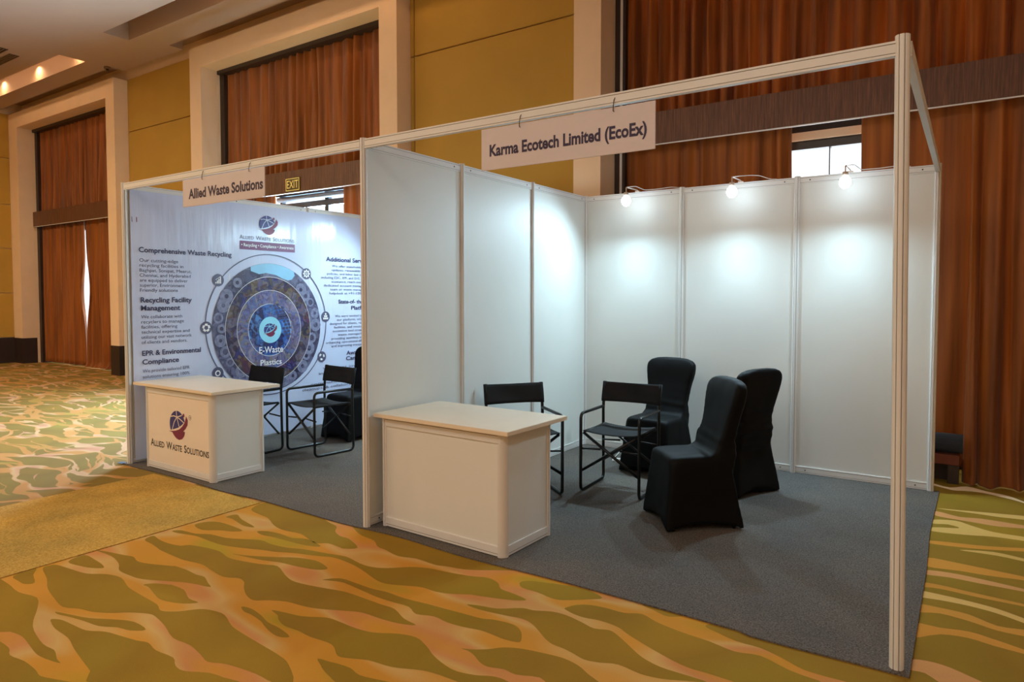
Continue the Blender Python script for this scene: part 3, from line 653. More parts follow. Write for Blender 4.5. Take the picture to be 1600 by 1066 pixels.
# hanging signs
def sign(label, x0, x1, z0, z1, txt, tx0, tx1, tz, th, hooks, sk=0):
    s = thing('hanging_sign', label, 'sign', ((x0+x1)/2, -.016, z0), 0, 'fascia name boards hung from the front beam')
    ox, oy, oz = s.location
    obj('board', BX(x0-ox, x1-ox, -.003, .003, 0, z1-z0, bev=.001), M['sign'], s)
    text_obj('lettering', [(txt, tx0-ox, tz-oz, th, tx1-tx0)], M['ink'], s, fy(-.0038), .034)
    for hx in hooks:
        bm = bmesh.new(); z = z1-oz
        tube(bm, [(hx-ox, -.001, z-.02), (hx-ox, -.012, z-.02), (hx-ox, -.010, z+.01), (hx-ox, -.004, z+.035), (hx-ox+.004, .004, z+.05)], .0022, 6)
        obj('hook', bm, M['screw'], s, True)
sign('pink-white name board reading Karma Ecotech Limited (EcoEx)', .948, 1.972, 2.203, 2.430, 'Karma Ecotech Limited (EcoEx)', 1.005, 1.93, 2.278, .062, (1.207, 1.757))
sign('pink-white name board reading Allied Waste Solutions', -2.038, -.987, 2.220, 2.437, 'Allied Waste Solutions', -1.955, -1.005, 2.282, .076, (-1.755, -1.157))

# bulbs
LG = 'bare bulbs clipped along the booth back walls'
def make_lamp(loc, label, cable):
    s = thing('clip_lamp', label, 'lamp', loc, 0, LG)   # origin at the rail top, on the wall plane
    bm = bmesh.new(); bmesh.ops.create_icosphere(bm, subdivisions=2, radius=.044, matrix=Matrix.Translation((0, -.26, -.115)) @ Matrix.Scale(1.12, 4, (0, 0, 1)))
    obj('bulb', bm, M['bulb'], s, True)
    l = bpy.data.lights.new('bulb_light', 'SPOT'); l.energy = 120; l.color = (.56, .84, 1); l.spot_size = math.radians(176); l.spot_blend = 1.0; l.shadow_soft_size = .03
    o = bpy.data.objects.new('bulb_light', l); COL.objects.link(o); o.location = (0, -.26, -.165); o.rotation_euler = (math.radians(-37), 0, 0); o.parent = s
    bm = bmesh.new(); tube(bm, [(0, -.26, -.035), (0, -.26, -.078)], .021, 14); obj('socket', bm, M['clip'], s, True)
    bm = bmesh.new(); tube(bm, rounded([(0, -.26, -.035), (0, -.26, .012), (0, -.02, .018), (0, .016, .012), (0, .016, -.03)], .012), .005, 8); obj('bracket', bm, M['clip'], s, True)
    bm = BX(-.02, .02, -.018, .02, .0, .01, bev=.002); obj('clip', bm, M['clip'], s)
    bm = bmesh.new(); tube(bm, rounded([(.0, -.24, .016), (.05, -.16, .03)]+cable, .02), .0035, 6); obj('cable', bm, M['wire'], s, True)
    return s
cab = [(.09, -.03, .05), (.16, .0, .045), (.24, .012, .01), (.30, .02, .006)]
cab2 = [(.08, -.02, .01), (.20, .005, .012), (.34, .0, .018), (.42, .02, .006)]
lampx = {'r': (.545, 1.50, 2.36), 'l': (-.62, -1.50, -2.38)}
for x, c, lab in ((.56, cab2, 'glowing white bulb on the right booth back wall, leftmost of its three'), (1.53, cab, 'glowing white bulb on the middle panel of the right booth back wall'), (2.40, cab2, 'glowing white bulb beside the tall corner post, under the bright window gap')):
    make_lamp((x, 3, H-.006), lab, c)
for x, lab in ((-.58, 'bulb behind the centre divider in the left booth, nearest the divider'), (-1.46, 'bulb in the left booth behind the divider, middle one'), (-2.36, 'bulb in the left booth nearest the printed banner')):
    make_lamp((x, 3, H-.006), lab, cab)

# ============================================================ COUNTERS
def counter(label, x0, x1, y0, y1, bt, rot, base):
    c = thing('reception_counter', label, 'counter', base, rot, 'white reception counters')
    bxx, byy = base[0], base[1]
    X0, X1, Y0, Y1 = x0-bxx, x1-bxx, y0-byy, y1-byy; hz = .712; z0 = .0
    R = .045
    # corner post, front right: quarter round
    bm = bmesh.new(); q = [(X1-R, Y0+R)]+[(X1-R+R*math.sin(a), Y0+R-R*math.cos(a)) for a in [PI/2*k/16 for k in range(17)]]
    prism(bm, q, z0, hz); tag(obj('corner_post', bm, M['postwhite'], c), 'rounded corner profile')
    for px, py in ((X0+.02, Y0+.02), (X0+.02, Y1-.02), (X1-.02, Y1-.02)):
        bm = bmesh.new(); prism(bm, [(px+a*.85, py+b*.85) for a, b in PP], z0, hz); obj('post', bm, M['alu'], c)
    for zz0, zz1 in ((.004, .062), (hz-.055, hz)):
        for a in ((X0+.034, X1-R, Y0+.004, Y0+.022), (X0+.034, X1-.034, Y1-.022, Y1-.004), (X0+.006, X0+.022, Y0+.034, Y1-.034), (X1-.022, X1-.004, Y0+R, Y1-.034)):
            r = obj('rail', BX(*a, zz0, zz1, bev=.0015), M['alu'], c)
            w = a[1]-a[0] > a[3]-a[2]
            zg = zz0+.014 if zz0 < .1 else zz1-.012
            g = (a[0]+.002, a[1]-.002, a[2]-.0006, a[3]+.0006) if w else (a[0]-.0006, a[1]+.0006, a[2]+.002, a[3]-.002)
            obj('groove', BX(*g, zg, zg+.0025), M['groove'], r)  # thin dark strip drawn as the shade of a groove
    for a in ((X0+.034, X1-R, Y0+.012, Y0+.017), (X0+.034, X1-.034, Y1-.017, Y1-.012), (X0+.012, X0+.017, Y0+.034, Y1-.034), (X1-.017, X1-.012, Y0+R, Y1-.034)):
        obj('side_panel', BX(*a, .055, hz-.05), M['panel'], c)
    a = [v for v in bt]
    tp = obj('tabletop', BX(a[0]-bxx, a[1]-bxx, a[2]-byy, a[3]-byy, hz+.001, hz+.026, bev=.002), M['board'], c)
    return c, X0, X1, Y0, Y1
c1 = counter('plain white reception counter at the front of the right booth', .075, 1.068, .052, .552, (.035, 1.115, .022, .665), -.030, (.57, .3, .010))
c2, X0, X1, Y0, Y1 = counter('white reception counter with printed globe logo in the left booth', -2.779, -1.762, .025, .512, (-2.93, -1.715, .0, .635), -.006, (-2.27, .27, .010))
st = obj('logo_sticker', BX(X0+.036, X1-.046, Y0+.009, Y0+.0118, .063, .656), M['sticker'], c2)

def logo(parent, cx, cz, r, frame2, dz=0.0, white=None, mats=('logoblue', 'logored')):
    def f(u, v): return frame2(cx+u*r, cz+v*r)
    bl = []; n = 20
    a0, a1 = math.radians(17), math.radians(207)
    for k in range(n+1):
        a = a0+(a1-a0)*k/n; bl.append((math.cos(a), math.sin(a)))
    bl += [(-.6, -.40), (-.33, -.32), (.15, -.185), (.556, .02)]
    def poly(name, pts, mat, lift):
        bm = bmesh.new(); vs = [bm.verts.new(f(*p)) for p in pts]; bm.faces.new(vs)
        bmesh.ops.triangulate(bm, faces=bm.faces[:])
        me = bpy.data.meshes.new(name); bm.to_mesh(me); bm.free(); me.materials.append(mat)
        o = bpy.data.objects.new(name, me); COL.objects.link(o); o.parent = parent; o.location = lift; return o
    L = Vector(frame2(0, 0, 1))-Vector(frame2(0, 0, 0)) if False else None
    e = LIFT(frame2)
    poly('globe', bl, M[mats[0]], e*0)
    def strip(p):
        out = []
        for i, q in enumerate(p):
            a = Vector(p[max(i-1, 0)]); b = Vector(p[min(i+1, len(p)-1)]); d = (b-a).normalized(); nn = Vector((-d.y, d.x))*.035
            out.append((Vector(q)+nn, Vector(q)-nn))
        return [tuple(o[0]) for o in out]+[tuple(o[1]) for o in out[::-1]]
    for p in ([(-.05, .55), (-.08, .8), (-.1, 1.0)], [(-.05, .55), (.25, .62), (.6, .72)], [(-.05, .55), (.4, .42), (.86, .22)], [(-.05, .55), (.1, .2), (.26, -.16)], [(-.05, .55), (-.4, .15), (-.68, -.42)], [(-.05, .55), (-.45, .6), (-.82, .52)]):
        poly('grid_line', strip(p), M[white or 'white'], e*.0006)
    sw = [(-1.12, -.56), (-.6, -.5), (-.2, -.44), (.25, -.30), (.62, -.08), (.95, .24), (1.12, .62), (1.16, .72), (1.36, .45), (1.32, .1), (1.05, -.2), (.75, -.40), (.4, -.5), (.95, -.42), (.96, -.52), (.85, -.75), (.6, -.96), (.2, -1.07), (-.15, -1.0), (-.45, -.82), (-.68, -.6)]
    poly('swoosh', sw, M[mats[1]], e*.0003)
    poly('dot', [(.83+.12*math.cos(k*PI/6), .74+.14*math.sin(k*PI/6)) for k in range(12)], M[mats[1]], e*.0003)
def LIFT(fr):
    a = Vector(fr(1, 0))-Vector(fr(0, 0)); b = Vector(fr(0, 1))-Vector(fr(0, 0)); return a.cross(b).normalized()
fs = fy(Y0+.0084)
logo(st, -.008, .418, .118, fs, white='sticker')
def smallcaps(bm, text, x0, x1, z, h, frame, bold):
    words = text.split(' '); parts = []; x = 0
    for w in words:
        for s, k in ((w[0], 1.0), (w[1:], .80)):
            vs, _ = text_verts(s, bold); wd = (max(v.x for v in vs)-min(v.x for v in vs))*k; parts.append((s, x, wd, k)); x += wd+(.03 if k == 1.0 else .06)
        x += .34
    tot = x-.40; sx = (x1-x0)/tot
    for s, px, wd, k in parts: add_text(bm, s, x0+px*sx, z, h*k, wd*sx, bold, frame)
def sc_obj(name, parent, mat, *a):
    bm = bmesh.new(); smallcaps(bm, *a); me = bpy.data.meshes.new(name); bm.to_mesh(me); bm.free(); me.materials.append(mat)
    o = bpy.data.objects.new(name, me); COL.objects.link(o); o.parent = parent
sc_obj('lettering', st, M['inkblack'], 'ALLIED WASTE SOLUTIONS', -.440, .450, .195, .062, fs, .02)
bm = bmesh.new()
def ringmesh(bm, cx, cz, r0, r1, frame, n=48):
    a = [bm.verts.new(frame(cx+r0*math.cos(2*PI*k/n), cz+r0*math.sin(2*PI*k/n))) for k in range(n)]
    b = [bm.verts.new(frame(cx+r1*math.cos(2*PI*k/n), cz+r1*math.sin(2*PI*k/n))) for k in range(n)]
    for k in range(n): bm.faces.new((a[k], a[(k+1) % n], b[(k+1) % n], b[k]))
ringmesh(bm, .185, .495, .017, .020, fs, 20); add_text(bm, 'TM', .174, .489, .011, .022, .02, fs)
me = bpy.data.meshes.new('mark'); bm.to_mesh(me); bm.free(); me.materials.append(M['inkblack']); o = bpy.data.objects.new('mark', me); COL.objects.link(o); o.parent = st

# ============================================================ BANNER (flat print on the left wall)
BXX = -2.9735
ban = thing('printed_banner', 'large pale blue waste recycling banner lining the left booth side wall', 'banner', (BXX, 0, .03))
bm = bmesh.new(); ny, nz = 150, 60; rows = []
ZB0, ZB1 = 0.0, 2.425
for i in range(ny+1):
    r = []
    for j in range(nz+1):
        y = .035+2.93*i/ny; z = ZB0+(ZB1-ZB0)*j/nz
        w = .0018*noise.noise(Vector((0, y*6, z*1.2)))+.0012*noise.noise(Vector((3, y*2, z*9)))*math.exp(-((y-1.15)/.3)**2-((z-2.1)/.25)**2)*1.6
        r.append(bm.verts.new((w-.003, y, z)))
    rows.append(r)
for a, b in zip(rows, rows[1:]):
    for j in range(nz): bm.faces.new((a[j], b[j], b[j+1], a[j+1]))
obj('vinyl_sheet', bm, M['banner'], ban, True)
def fb(k): return lambda u, v: (.0012+k*.0005, u, v-.03)   # faces +x ; u = world y, v = world z
def disc(name, cy, cz, ry, rz, k, mat, arc=None, n=64):
    bm = bmesh.new(); fr = fb(k)
    bm.faces.new([bm.verts.new(fr(cy+ry*math.cos(2*PI*i/n), cz+rz*math.sin(2*PI*i/n))) for i in range(n)])
    bmesh.ops.triangulate(bm, faces=bm.faces[:]); return obj(name, bm, mat, ban)
def ring(name, cy, cz, r, wd, k, mat, ar=1.0):
    bm = bmesh.new(); fr = fb(k); n = 72
    a = [bm.verts.new(fr(cy+(r-wd)*math.cos(2*PI*i/n), cz+(r-wd)*ar*math.sin(2*PI*i/n))) for i in range(n)]
    b = [bm.verts.new(fr(cy+r*math.cos(2*PI*i/n), cz+r*ar*math.sin(2*PI*i/n))) for i in range(n)]
    for i in range(n): bm.faces.new((a[i], a[(i+1) % n], b[(i+1) % n], b[i]))
    return obj(name, bm, mat, ban)
ring('outline_circle', 1.474, 1.205, .752, .011, 0, M['textgrey'])
tag(disc('picture_disc', 1.468, 1.175, .670, .682, 1, M['tyres']), 'photo print of a heap of worn tyres')
# sky segment at the top of the outer photograph
bm = bmesh.new(); fr = fb(2); P = []
for a in range(62, 112, 4): P.append((1.468+.668*math.cos(math.radians(a)), 1.175+.68*math.sin(math.radians(a))))
P += [(1.24, 1.77), (1.34, 1.74), (1.42, 1.755), (1.55, 1.735), (1.63, 1.70), (1.70, 1.68), (1.75, 1.69), (1.79, 1.735)]
P = P[:14]+P[14:]
bm.faces.new([bm.verts.new(fr(*p)) for p in P]); bmesh.ops.triangulate(bm, faces=bm.faces[:]); tag(obj('picture_disc', bm, M['skyprint'], ban), 'pale blue sky printed above the tyre heap')
bm = bmesh.new(); rr = random.Random(5)
for k in range(30):                                              # tyres of the outer ring
    a = 2*PI*k/30+rr.uniform(-.05, .05)
    if math.radians(60) < a < math.radians(120): continue
    R_ = .60+rr.uniform(-.04, .015); ringmesh(bm, 1.468+R_*math.cos(a), 1.175+R_*math.sin(a), rr.uniform(.018, .034), rr.uniform(.045, .075), fb(2+.025*k), 14)
tag(obj('picture_detail', bm, simple('tyre_print', (120, 122, 152), .3, var=.35, vscale=30), ban), 'printed tyre rings', kind='stuff')
tag(disc('picture_disc', 1.464, 1.155, .530, .560, 3, M['metalheap']), 'photo print of scrap metal')
tag(disc('picture_disc', 1.465, 1.155, .398, .420, 4, M['plastics']), 'photo print of plastic waste')
tag(disc('picture_disc', 1.465, 1.150, .268, .280, 5, M['ewaste']), 'photo print of electronic waste')
for r, cz, k, ar in ((.530, 1.155, 6, 1.057), (.398, 1.155, 6, 1.055), (.268, 1.150, 6, 1.045)): ring('outline_circle', 1.465, cz, r, .004, k, M['white'], ar)
# keyboard in the e-waste picture
bm = bmesh.new(); fr = fb(6)
for i in range(4):
    for j in range(12):
        u = 1.50+.042*i+.017*j; v = 1.40-.036*j+.004*i
        if (u-1.465)**2+((v-1.15)/1.05)**2 < .255**2 and (u-1.465)**2+(v-1.15)**2 > .145**2:
            bm.faces.new([bm.verts.new(fr(u+a, v+b)) for a, b in ((0, 0), (.032, -.004), (.036, .024), (.004, .027))])
tag(obj('picture_detail', bm, M['navy'], ban), 'printed keyboard keys', kind='stuff')
disc('emblem_disc', 1.465, 1.150, .138, .141, 7, M['cyan'])
logo(ban, 1.455, 1.150, .070, fb(8), white='cyan')
text_obj('caption', [('E-Waste', 1.325, .906, .068, .297), ('Plastics', 1.338, .776, .060, .265), ('Tyres', 1.375, .530, .062, .20)], M['white'], ban, fb(8), .012)
# round icons on the outline
IC = [(.871, 1.668, 'chart'), (1.951, 1.762, 'gear'), (.735, 1.20, 'recycle'), (2.216, 1.272, 'boxes'), (2.155, .812, 'drops'), (.850, .742, 'ring')]
for cy, cz, kd in IC:
    d = disc('icon', cy, cz, .062, .062, 2, M['textgrey'], n=28)
    bm = bmesh.new(); fr = fb(3)
    def q(pts): bm.faces.new([bm.verts.new(fr(cy+a*.062, cz+b*.062)) for a, b in pts])
    if kd == 'chart':
        for i, h in enumerate((.25, .5, .75, 1.05)): q([(-.5+.27*i, -.55), (-.32+.27*i, -.55), (-.32+.27*i, -.55+h), (-.5+.27*i, -.55+h)])
        q([(-.5, .05), (-.45, .0), (.5, .6), (.45, .66)])
    elif kd == 'boxes':
        for a, b in ((-.55, -.5), (-.15, -.5), (.25, -.5), (-.35, -.08), (.05, -.08), (-.15, .34)): q([(a, b), (a+.33, b), (a+.33, b+.35), (a, b+.35)])
    elif kd == 'gear':
        ringmesh(bm, cy, cz, .024, .036, fr, 24); ringmesh(bm, cy, cz, .008, .014, fr, 14)
        for i in range(8):
            a = i*PI/4; c, s = math.cos(a), math.sin(a); q([(x*c-y*s, x*s+y*c) for x, y in ((.55, -.12), (.76, -.1), (.76, .1), (.55, .12))])
    elif kd in ('recycle', 'drops'):
        for i in range(5 if kd == 'recycle' else 3):
            a = i*2*PI/(5 if kd == 'recycle' else 3)+.4; c, s = math.cos(a), math.sin(a); q([(x*c-y*s, x*s+y*c) for x, y in ((.25, -.25), (.62, -.3), (.68, .1), (.4, .3))])
    else:
        ringmesh(bm, cy, cz, .018, .03, fr, 20)
    me = bpy.data.meshes.new('symbol'); bm.to_mesh(me); bm.free(); me.materials.append(M['white']); o = bpy.data.objects.new('symbol', me); COL.objects.link(o); o.parent = d
fb1 = fb(1)
HD = [[('Comprehensive Waste Recycling', .102, 1.905, .046, .921)],
      [('Recycling Facility', .109, 1.452, .046, .484), ('Management', .110, 1.379, .046, .367)],
      [('EPR & Environmental', .112, .969, .045, .563), ('Compliance', .113, .890, .045, .341)],
      [('Additional Services', 2.232, 1.917, .050, .70)],
      [('State-of- the-Art', 2.412, 1.423, .046, .52), ('Platform', 2.61, 1.348, .046, .32)],
      [('Awareness', 2.527, .808, .046, .40), ('Campaigns', 2.521, .743, .046, .41)]]
for h in [[q] for g in HD for q in g]: text_obj('heading', h, M['navy'], ban, fb1, .022)
def para(lines, z, pitch, h, x=None):
    return [(s, (x if x is not None else xs), z-pitch*i, h, w) for i, (s, xs, w) in enumerate(lines)]
P1 = [('Our cutting-edge', 0, .36), ('recycling facilities in', 0, .41), ('Baghpat, Sonipat, Meerut,', 0, .49), ('Chennai, and Hyderabad', 0, .48), ('are equipped to deliver', 0, .45), ('superior, Environment', 0, .42), ('Friendly solutions', 0, .35)]
P2 = [('We collaborate with', 0, .385), ('recyclers to manage', 0, .40), ('facilities, offering', 0, .335), ('technical expertise and', 0, .455), ('utilizing our vast network', 0, .475), ('of clients and vendors.', 0, .43)]
P3 = [('We provide tailored EPR', 0, .445), ('solutions ensuring 100%', 0, .444)]
text_obj('paragraph', para(P1, 1.819, .0450, .029, .105), M['textgrey'], ban, fb1, 0)
text_obj('paragraph', para(P2, 1.307, .0462, .029, .110), M['textgrey'], ban, fb1, 0)
text_obj('paragraph', para(P3, .815, .053, .029, .114), M['textgrey'], ban, fb1, 0)
ED = 2.93
def rp(lines, z, pitch, h): return [(s, xs, z-pitch*i, h, ED-xs) for i, (s, xs) in enumerate(lines)]
text_obj('paragraph', rp([('We offer stakeholders legal', 2.321), ('updates, renewable energy', 2.315), ('policies, and labor law support,', 2.244), ('including ESIC, EPF, and EHS. For any', 2.159), ('assistance, reach out to our', 2.309), ('dedicated account management', 2.195), ('team or waste management', 2.288), ('helpdesk at +91-120-639-2', 2.278)], 1.850, .0455, .027), M['textgrey'], ban, fb1, .002)
text_obj('paragraph', rp([('We were excited to unveil', 2.356), ('our platform, which was', 2.384), ('designed for clients, recyclers,', 2.278), ('facilities, and vendors. The', 2.34), ('innovative tool streamlining', 2.32), ('waste management by', 2.397), ('providing seamless tracking,', 2.299), ('enhancing operational efficiency', 2.218), ('and improving transparency.', 2.298)], 1.262, .0439, .027), M['textgrey'], ban, fb1, .002)
text_obj('paragraph', rp([('We host impactful', 2.166), ('initiatives with local', 2.110)], .656, .05, .027)+rp([('communities, including', 1.994), ('cleanups, & collaborations with', 1.873)], .493, .052, .029), M['textgrey'], ban, fb1, .002)
# small letterhead at the top
logo(ban, 1.447, 2.262, .098, fb1, white='banner')
sc_obj('lettering', ban, M['textgrey'], 'ALLIED WASTE SOLUTIONS', 1.115, 1.790, 2.096, .042, fb1, .004)
bm = bmesh.new(); fr = fb(2); bm.faces.new([bm.verts.new(fr(*p)) for p in ((1.118, 1.990), (1.797, 1.990), (1.797, 2.078), (1.118, 2.078))]); obj('colour_bar', bm, M['tagbar'], ban)
text_obj('tagline', [('\u2022 Recycling \u2022 Compliance \u2022 Awareness', 1.135, 2.022, .032, .645)], M['white'], ban, fb(3), .006)
bm = bmesh.new(); fr = fb(2); bm.faces.new([bm.verts.new(fr(*p)) for p in ((.085, 2.17), (.092, 2.17), (.092, 2.215), (.085, 2.215))]); obj('print_mark', bm, M['logored'], ban)
bm = bmesh.new(); bm.faces.new([bm.verts.new(fr(*p)) for p in ((.045, 2.17), (.051, 2.17), (.049, 2.215), (.044, 2.215))]); obj('print_mark', bm, M['navy'], ban)

# ============================================================ DIRECTOR CHAIRS
def make_director(label):
    c = thing('folding_chair', label, 'chair', (0, 0, .0095), 0, 'black folding director chairs')
    Wd, Dp, ha, hs, b0, b1 = .235, .215, .604, .465, .645, .795
    r = .0122
    for s in (-1, 1):
        x = s*Wd
        pts = rounded([(x, Dp, b1+.004), (x, Dp-.035, ha), (x, Dp-.005, .05), (x, Dp-.01, r), (x, -Dp, r), (x, -Dp, ha), (x, Dp-.035, ha+.001)], .045, 6)
        # uprights first, then sled, then armrest
        pts = rounded([(x, Dp+.025, b1+.004), (x, Dp-.01, ha), (x, Dp-.005, .20), (x, Dp, r), (x, -Dp, r), (x, -Dp, ha), (x, Dp-.012, ha)], .048, 6)
        bm = bmesh.new(); tube(bm, pts, r, 10); obj('side_frame', bm, M['blackmetal'], c, True)
        bm = bmesh.new(); tube(bm, [(s*(Wd-.028), -Dp+.005, hs), (s*(Wd-.028), Dp-.02, hs)], .009, 8); obj('seat_rail', bm, M['blackmetal'], c, True)
    for y, th in ((-Dp+.012, .0115), (Dp-.03, .0095)):
        for s in (-1, 1):
            yy = y+s*.007
            bm = bmesh.new(); tube(bm, [(s*(Wd-.020), yy, hs-.005), (-s*(Wd-.004), yy, .165)], th, 8); obj('cross_bar', bm, M['blackmetal'], c, True)
            bm = bmesh.new(); tube(bm, [(s*(Wd-.004), yy, .335), (s*.075, yy, .345)], .0075, 8); obj('link_bar', bm, M['blackmetal'], c, True)
        bm = bmesh.new(); tube(bm, [(0, y-.02, .31), (0, y+.02, .31)], .007, 8); obj('pivot_bolt', bm, M['screw'], c, True)
    # seat canvas
    bm = bmesh.new(); n, m = 12, 8; top = []
    for i in range(n+1):
        row = []
        for j in range(m+1):
            u = -1+2*i/n; v = j/m
            row.append(bm.verts.new((u*(Wd-.018), -Dp+.0+v*(2*Dp-.025), hs+.011-.018*(1-u*u)-.004*math.sin(PI*v))))
        top.append(row)
    for a, b in zip(top, top[1:]):
        for j in range(m): bm.faces.new((a[j], b[j], b[j+1], a[j+1]))
    s_ = obj('seat', bm, M['canvas'], c, True); md = s_.modifiers.new('t', 'SOLIDIFY'); md.thickness = .004
    bm = bmesh.new(); n, m = 16, 6; top = []
    for i in range(n+1):
        row = []
        for j in range(m+1):
            u = -1+2*i/n; v = j/m; z = b0+(b1+.008-b0)*v
            yb = Dp-.004+.029*v
            y = yb-.013+.022*(1-abs(u)**2.5)+.003*math.sin(3*u+5*v)
            row.append(bm.verts.new((u*(Wd+.0125), y, z-.003*(1-u*u)*(2*v-1))))
        top.append(row)
    for a, b in zip(top, top[1:]):
        for j in range(m): bm.faces.new((a[j], b[j], b[j+1], a[j+1]))
    s_ = obj('backrest', bm, M['canvas'], c, True); md = s_.modifiers.new('t', 'SOLIDIFY'); md.thickness = .005
    for s in (-1, 1):                                              # sleeves round the uprights
        bm = bmesh.new(); tube(bm, [(s*Wd, Dp-.007, b0+.003), (s*Wd, Dp+.0265, b1+.009)], .0145, 12); obj('sleeve', bm, M['canvas'], c, True)
    return c
dc = make_director('black folding director chair in the middle of the right booth, beside the counter')
dc.location = (1.003, 1.698, .0095); dc.rotation_euler = (0, 0, .046)
dup(dc, (.401, 1.246, .0095), .915, 'black folding director chair half hidden behind the plain white counter')
dup(dc, (-1.98, 1.29, .0095), -.121, 'black folding director chair in the left booth, nearer the centre divider')
dup(dc, (-2.539, .881, .0095), .025, 'black folding director chair in the left booth, partly behind the logo counter')

# ============================================================ COVERED BANQUET CHAIRS
def rrect(w, d, r, n=6):
    pts = []
    for cx, cy, a0 in ((w/2-r, d/2-r, 0), (-w/2+r, d/2-r, 90), (-w/2+r, -d/2+r, 180), (w/2-r, -d/2+r, 270)):
        for k in range(n+1):
            a = math.radians(a0+90*k/n); pts.append((cx+r*math.cos(a), cy+r*math.sin(a)))
    return pts
def loft(bm, rings):
    rs = [[bm.verts.new(p) for p in r] for r in rings]; n = len(rs[0])
    for a, b in zip(rs, rs[1:]):
        for i in range(n): bm.faces.new((a[i], a[(i+1) % n], b[(i+1) % n], b[i]))
    bm.faces.new(rs[0][::-1]); bm.faces.new(rs[-1])
def make_banquet(label):
    c = thing('covered_banquet_chair', label, 'chair', (0, 0, .0095), 0, 'banquet chairs in black stretch covers')
    bm = bmesh.new(); rings = []
    for k, (z, w, d, r, yo) in enumerate(((0, .47, .53, .012, .012), (.05, .46, .52, .014, .010), (.2, .43, .475, .02, .004), (.36, .405, .43, .03, 0), (.43, .40, .41, .045, -.005), (.455, .39, .40, .06, -.008), (.470, .35, .36, .07, -.008), (.476, .25, .26, .08, -.005))):
        ring_ = []
        for x, y in rrect(w, d, r):
            zz = z
            if k <= 1:                                             # hem arches up between the feet
                u = min(abs(abs(x)-w/2), abs(abs(y)-d/2)); t_ = (1-(2*x/w)**2) if abs(abs(y)-d/2) < .02 else (1-(2*y/d)**2)
                zz = z+.045*max(0, t_)
            if k <= 3:                                             # side panels pulled in between the legs
                t_ = (1-(2*x/w)**2) if abs(abs(y)-d/2) < .02 else (1-(2*y/d)**2)
                f = 1-.045*max(0, t_)*(1-z/.4)
                x, y = x*f, y*f
            ring_.append((x, y+yo, zz))
        # subdivide long sides
        full = []
        for i, p in enumerate(ring_):
            q_ = ring_[(i+1) % len(ring_)]; full.append(p)
            if i % 7 == 6:
                for s in range(1, 8):
                    t = s/8; x = p[0]+(q_[0]-p[0])*t; y = p[1]+(q_[1]-p[1])*t; z_ = p[2]+(q_[2]-p[2])*t
                    if k <= 3:
                        b_ = 4*t*(1-t); z_ += (.05*b_ if k == 0 else .03*b_ if k == 1 else 0); g = 1-.05*b_*(1-z/.42); x *= g; y = (y-yo)*g+yo
                    full.append((x, y, z_))
        rings.append(full)
    loft(bm, rings)
    rings = []
    # back: z, width, front y, rear y
    for z, w, y0, y1 in ((.30, .37, .06, .215), (.42, .385, .01, .232), (.46, .382, .045, .240), (.50, .375, .105, .246), (.56, .37, .142, .256), (.64, .378, .170, .270), (.74, .412, .196, .290), (.82, .446, .212, .306), (.87, .456, .222, .314), (.905, .446, .232, .316), (.932, .40, .244, .316), (.950, .29, .256, .310), (.957, .16, .264, .304)):
        rings.append([(x, y+(y0+y1)/2-.025*(2*x/w)**2*(1 if z > .5 else 0), z) for x, y in rrect(w, y1-y0, min(.03, (y1-y0)*.45))])
    loft(bm, rings)
    me = bpy.data.meshes.new('cover'); bmesh.ops.recalc_face_normals(bm, faces=bm.faces[:]); bm.to_mesh(me); bm.free()
    o = bpy.data.objects.new('tmp', me); COL.objects.link(o)
    r = o.modifiers.new('r', 'REMESH'); r.mode = 'VOXEL'; r.voxel_size = .011
    s = o.modifiers.new('s', 'SMOOTH'); s.iterations = 5; s.factor = .5
    dg = bpy.context.evaluated_depsgraph_get(); me2 = bpy.data.meshes.new_from_object(o.evaluated_get(dg)); bpy.data.objects.remove(o)
    for v in me2.vertices:                                          # stretch folds
        p = v.co
        k = math.exp(-((p.z-.50)/.10)**2)*math.exp(-((p.y-.2)/.12)**2)
        p.y += .004*k*math.sin(p.z*95+6*p.x)
        p += v.normal*(.0025*noise.noise(p*9))
        if p.z < .0: p.z = 0
    obj('stretch_cover', me2, M['spandex'], c, True)
    for sx in (-1, 1):
        for sy in (-1, 1):
            bm = bmesh.new(); tube(bm, [(sx*.19, sy*.205+.015, .0), (sx*.18, sy*.19+.012, .10)], .011, 8); obj('leg', bm, M['blackmetal'], c, True)
    return c
b = make_banquet('black covered banquet chair nearest the camera, facing the counter in the right booth')
def face(v): return math.atan2(v[1], v[0])+PI/2       # local -y points along v
b.location = (1.70, 1.295, .0095); b.rotation_euler = (0, 0, face((-.74, -.67)))
dup(b, (1.70, 2.26, .0095), face((-.90, .42)), 'black covered banquet chair seen from behind, just behind the nearest one')
dup(b, (1.01, 2.42, .0095), face((-.12, -1)), 'black covered banquet chair against the back wall, facing the camera')
dup(b, (-2.22, 1.93, .0095), face((-.08, -1)), 'black covered banquet chair in the left booth, cut by the centre divider')

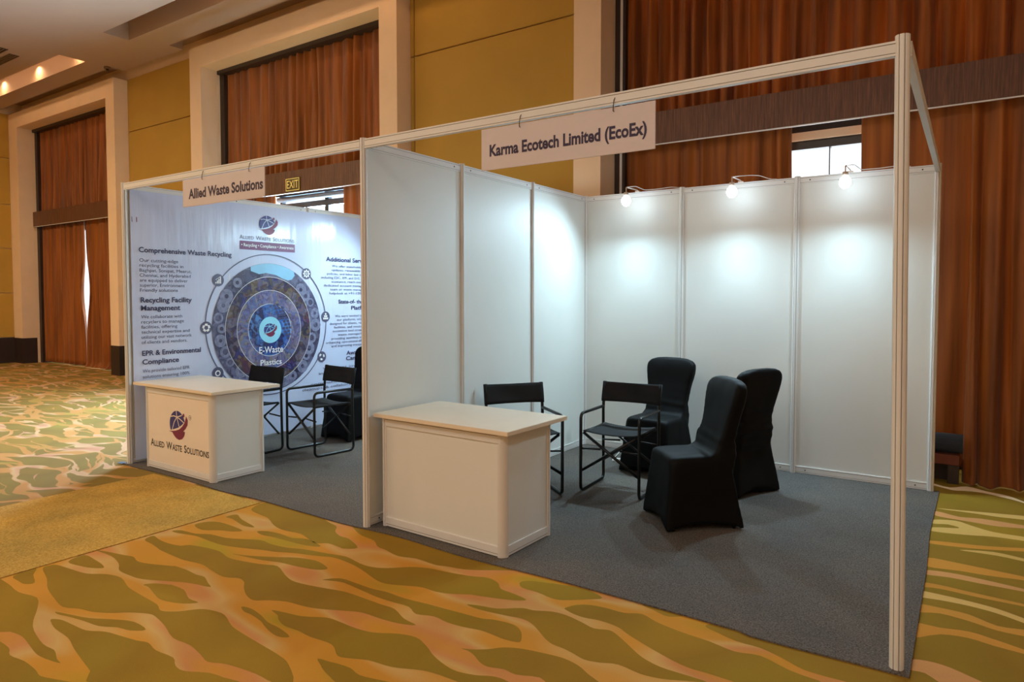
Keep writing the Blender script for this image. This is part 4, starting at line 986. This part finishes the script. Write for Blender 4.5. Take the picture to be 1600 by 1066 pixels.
# ============================================================ SMALL THINGS
t = thing('power_strip', 'small white power adapter on the floor behind the director chair', 'adapter', (.66, 2.50, .0095), .5)
obj('housing', BX(-.07, .07, -.025, .025, 0, .035, bev=.004), M['wire'], t)
obj('plug', BX(.02, .06, -.018, .018, .0355, .055, bev=.003), M['white'], t)
bm = bmesh.new(); tube(bm, rounded([(-.07, 0, .015), (-.10, .03, .006), (-.06, .2, .006), (.0, .42, .006)], .03), .004, 6); obj('cable', bm, M['wire'], t, True)

RG = 'rolls and scraps stored behind the booth'
def carpet_roll(label, x0, x1, y, z, R):
    s = thing('carpet_roll', label, 'carpet roll', ((x0+x1)/2, y, z), 0, RG); L = (x1-x0)/2
    bm = bmesh.new(); pts = []
    turns = 5; N = 110
    for k in range(N+1):
        a = 2*PI*turns*k/N; r = .03+(R-.03)*k/N; pts.append((r*math.cos(a), r*math.sin(a)))
    th = .010
    inner = [(p[0]*(1-th/max(.03, math.hypot(*p))), p[1]*(1-th/max(.03, math.hypot(*p)))) for p in pts]
    va = [[bm.verts.new((sx*L, p[0], p[1]+R)) for p in pts] for sx in (-1, 1)]; vb = [[bm.verts.new((sx*L, p[0], p[1]+R)) for p in inner] for sx in (-1, 1)]
    for k in range(N):
        bm.faces.new((va[0][k], va[0][k+1], va[1][k+1], va[1][k])); bm.faces.new((vb[0][k+1], vb[0][k], vb[1][k], vb[1][k+1]))
        for e in (0, 1): bm.faces.new((va[e][k], vb[e][k], vb[e][k+1], va[e][k+1]))
    obj('rolled_carpet', bm, M['carpetroll'], s, False)
    return s
# a low plinth board keeps the upper roll off the floor
st2 = thing('low_bench', 'low dark bench behind the booth corner carrying the carpet roll', 'bench', (2.62, 3.43, 0))
tag(obj('seat_board', BX(-.55, .560, -.09, .09, .155, .235, bev=.004), M['reddishcard'], st2), 'reddish brown board')
for x in (-.5, .52):
    tag(obj('leg', BX(x-.04, x+.04, -.08, .08, 0, .154, bev=.003), M['dark'], st2), 'dark block leg')
tag(obj('back_board', BX(-.5, .52, .05, .08, 0, .154), M['dark'], st2), 'dark board under the seat')
carpet_roll('charcoal carpet roll lying behind the right end of the booth', 2.05, 3.20, 3.43, .236, .083)
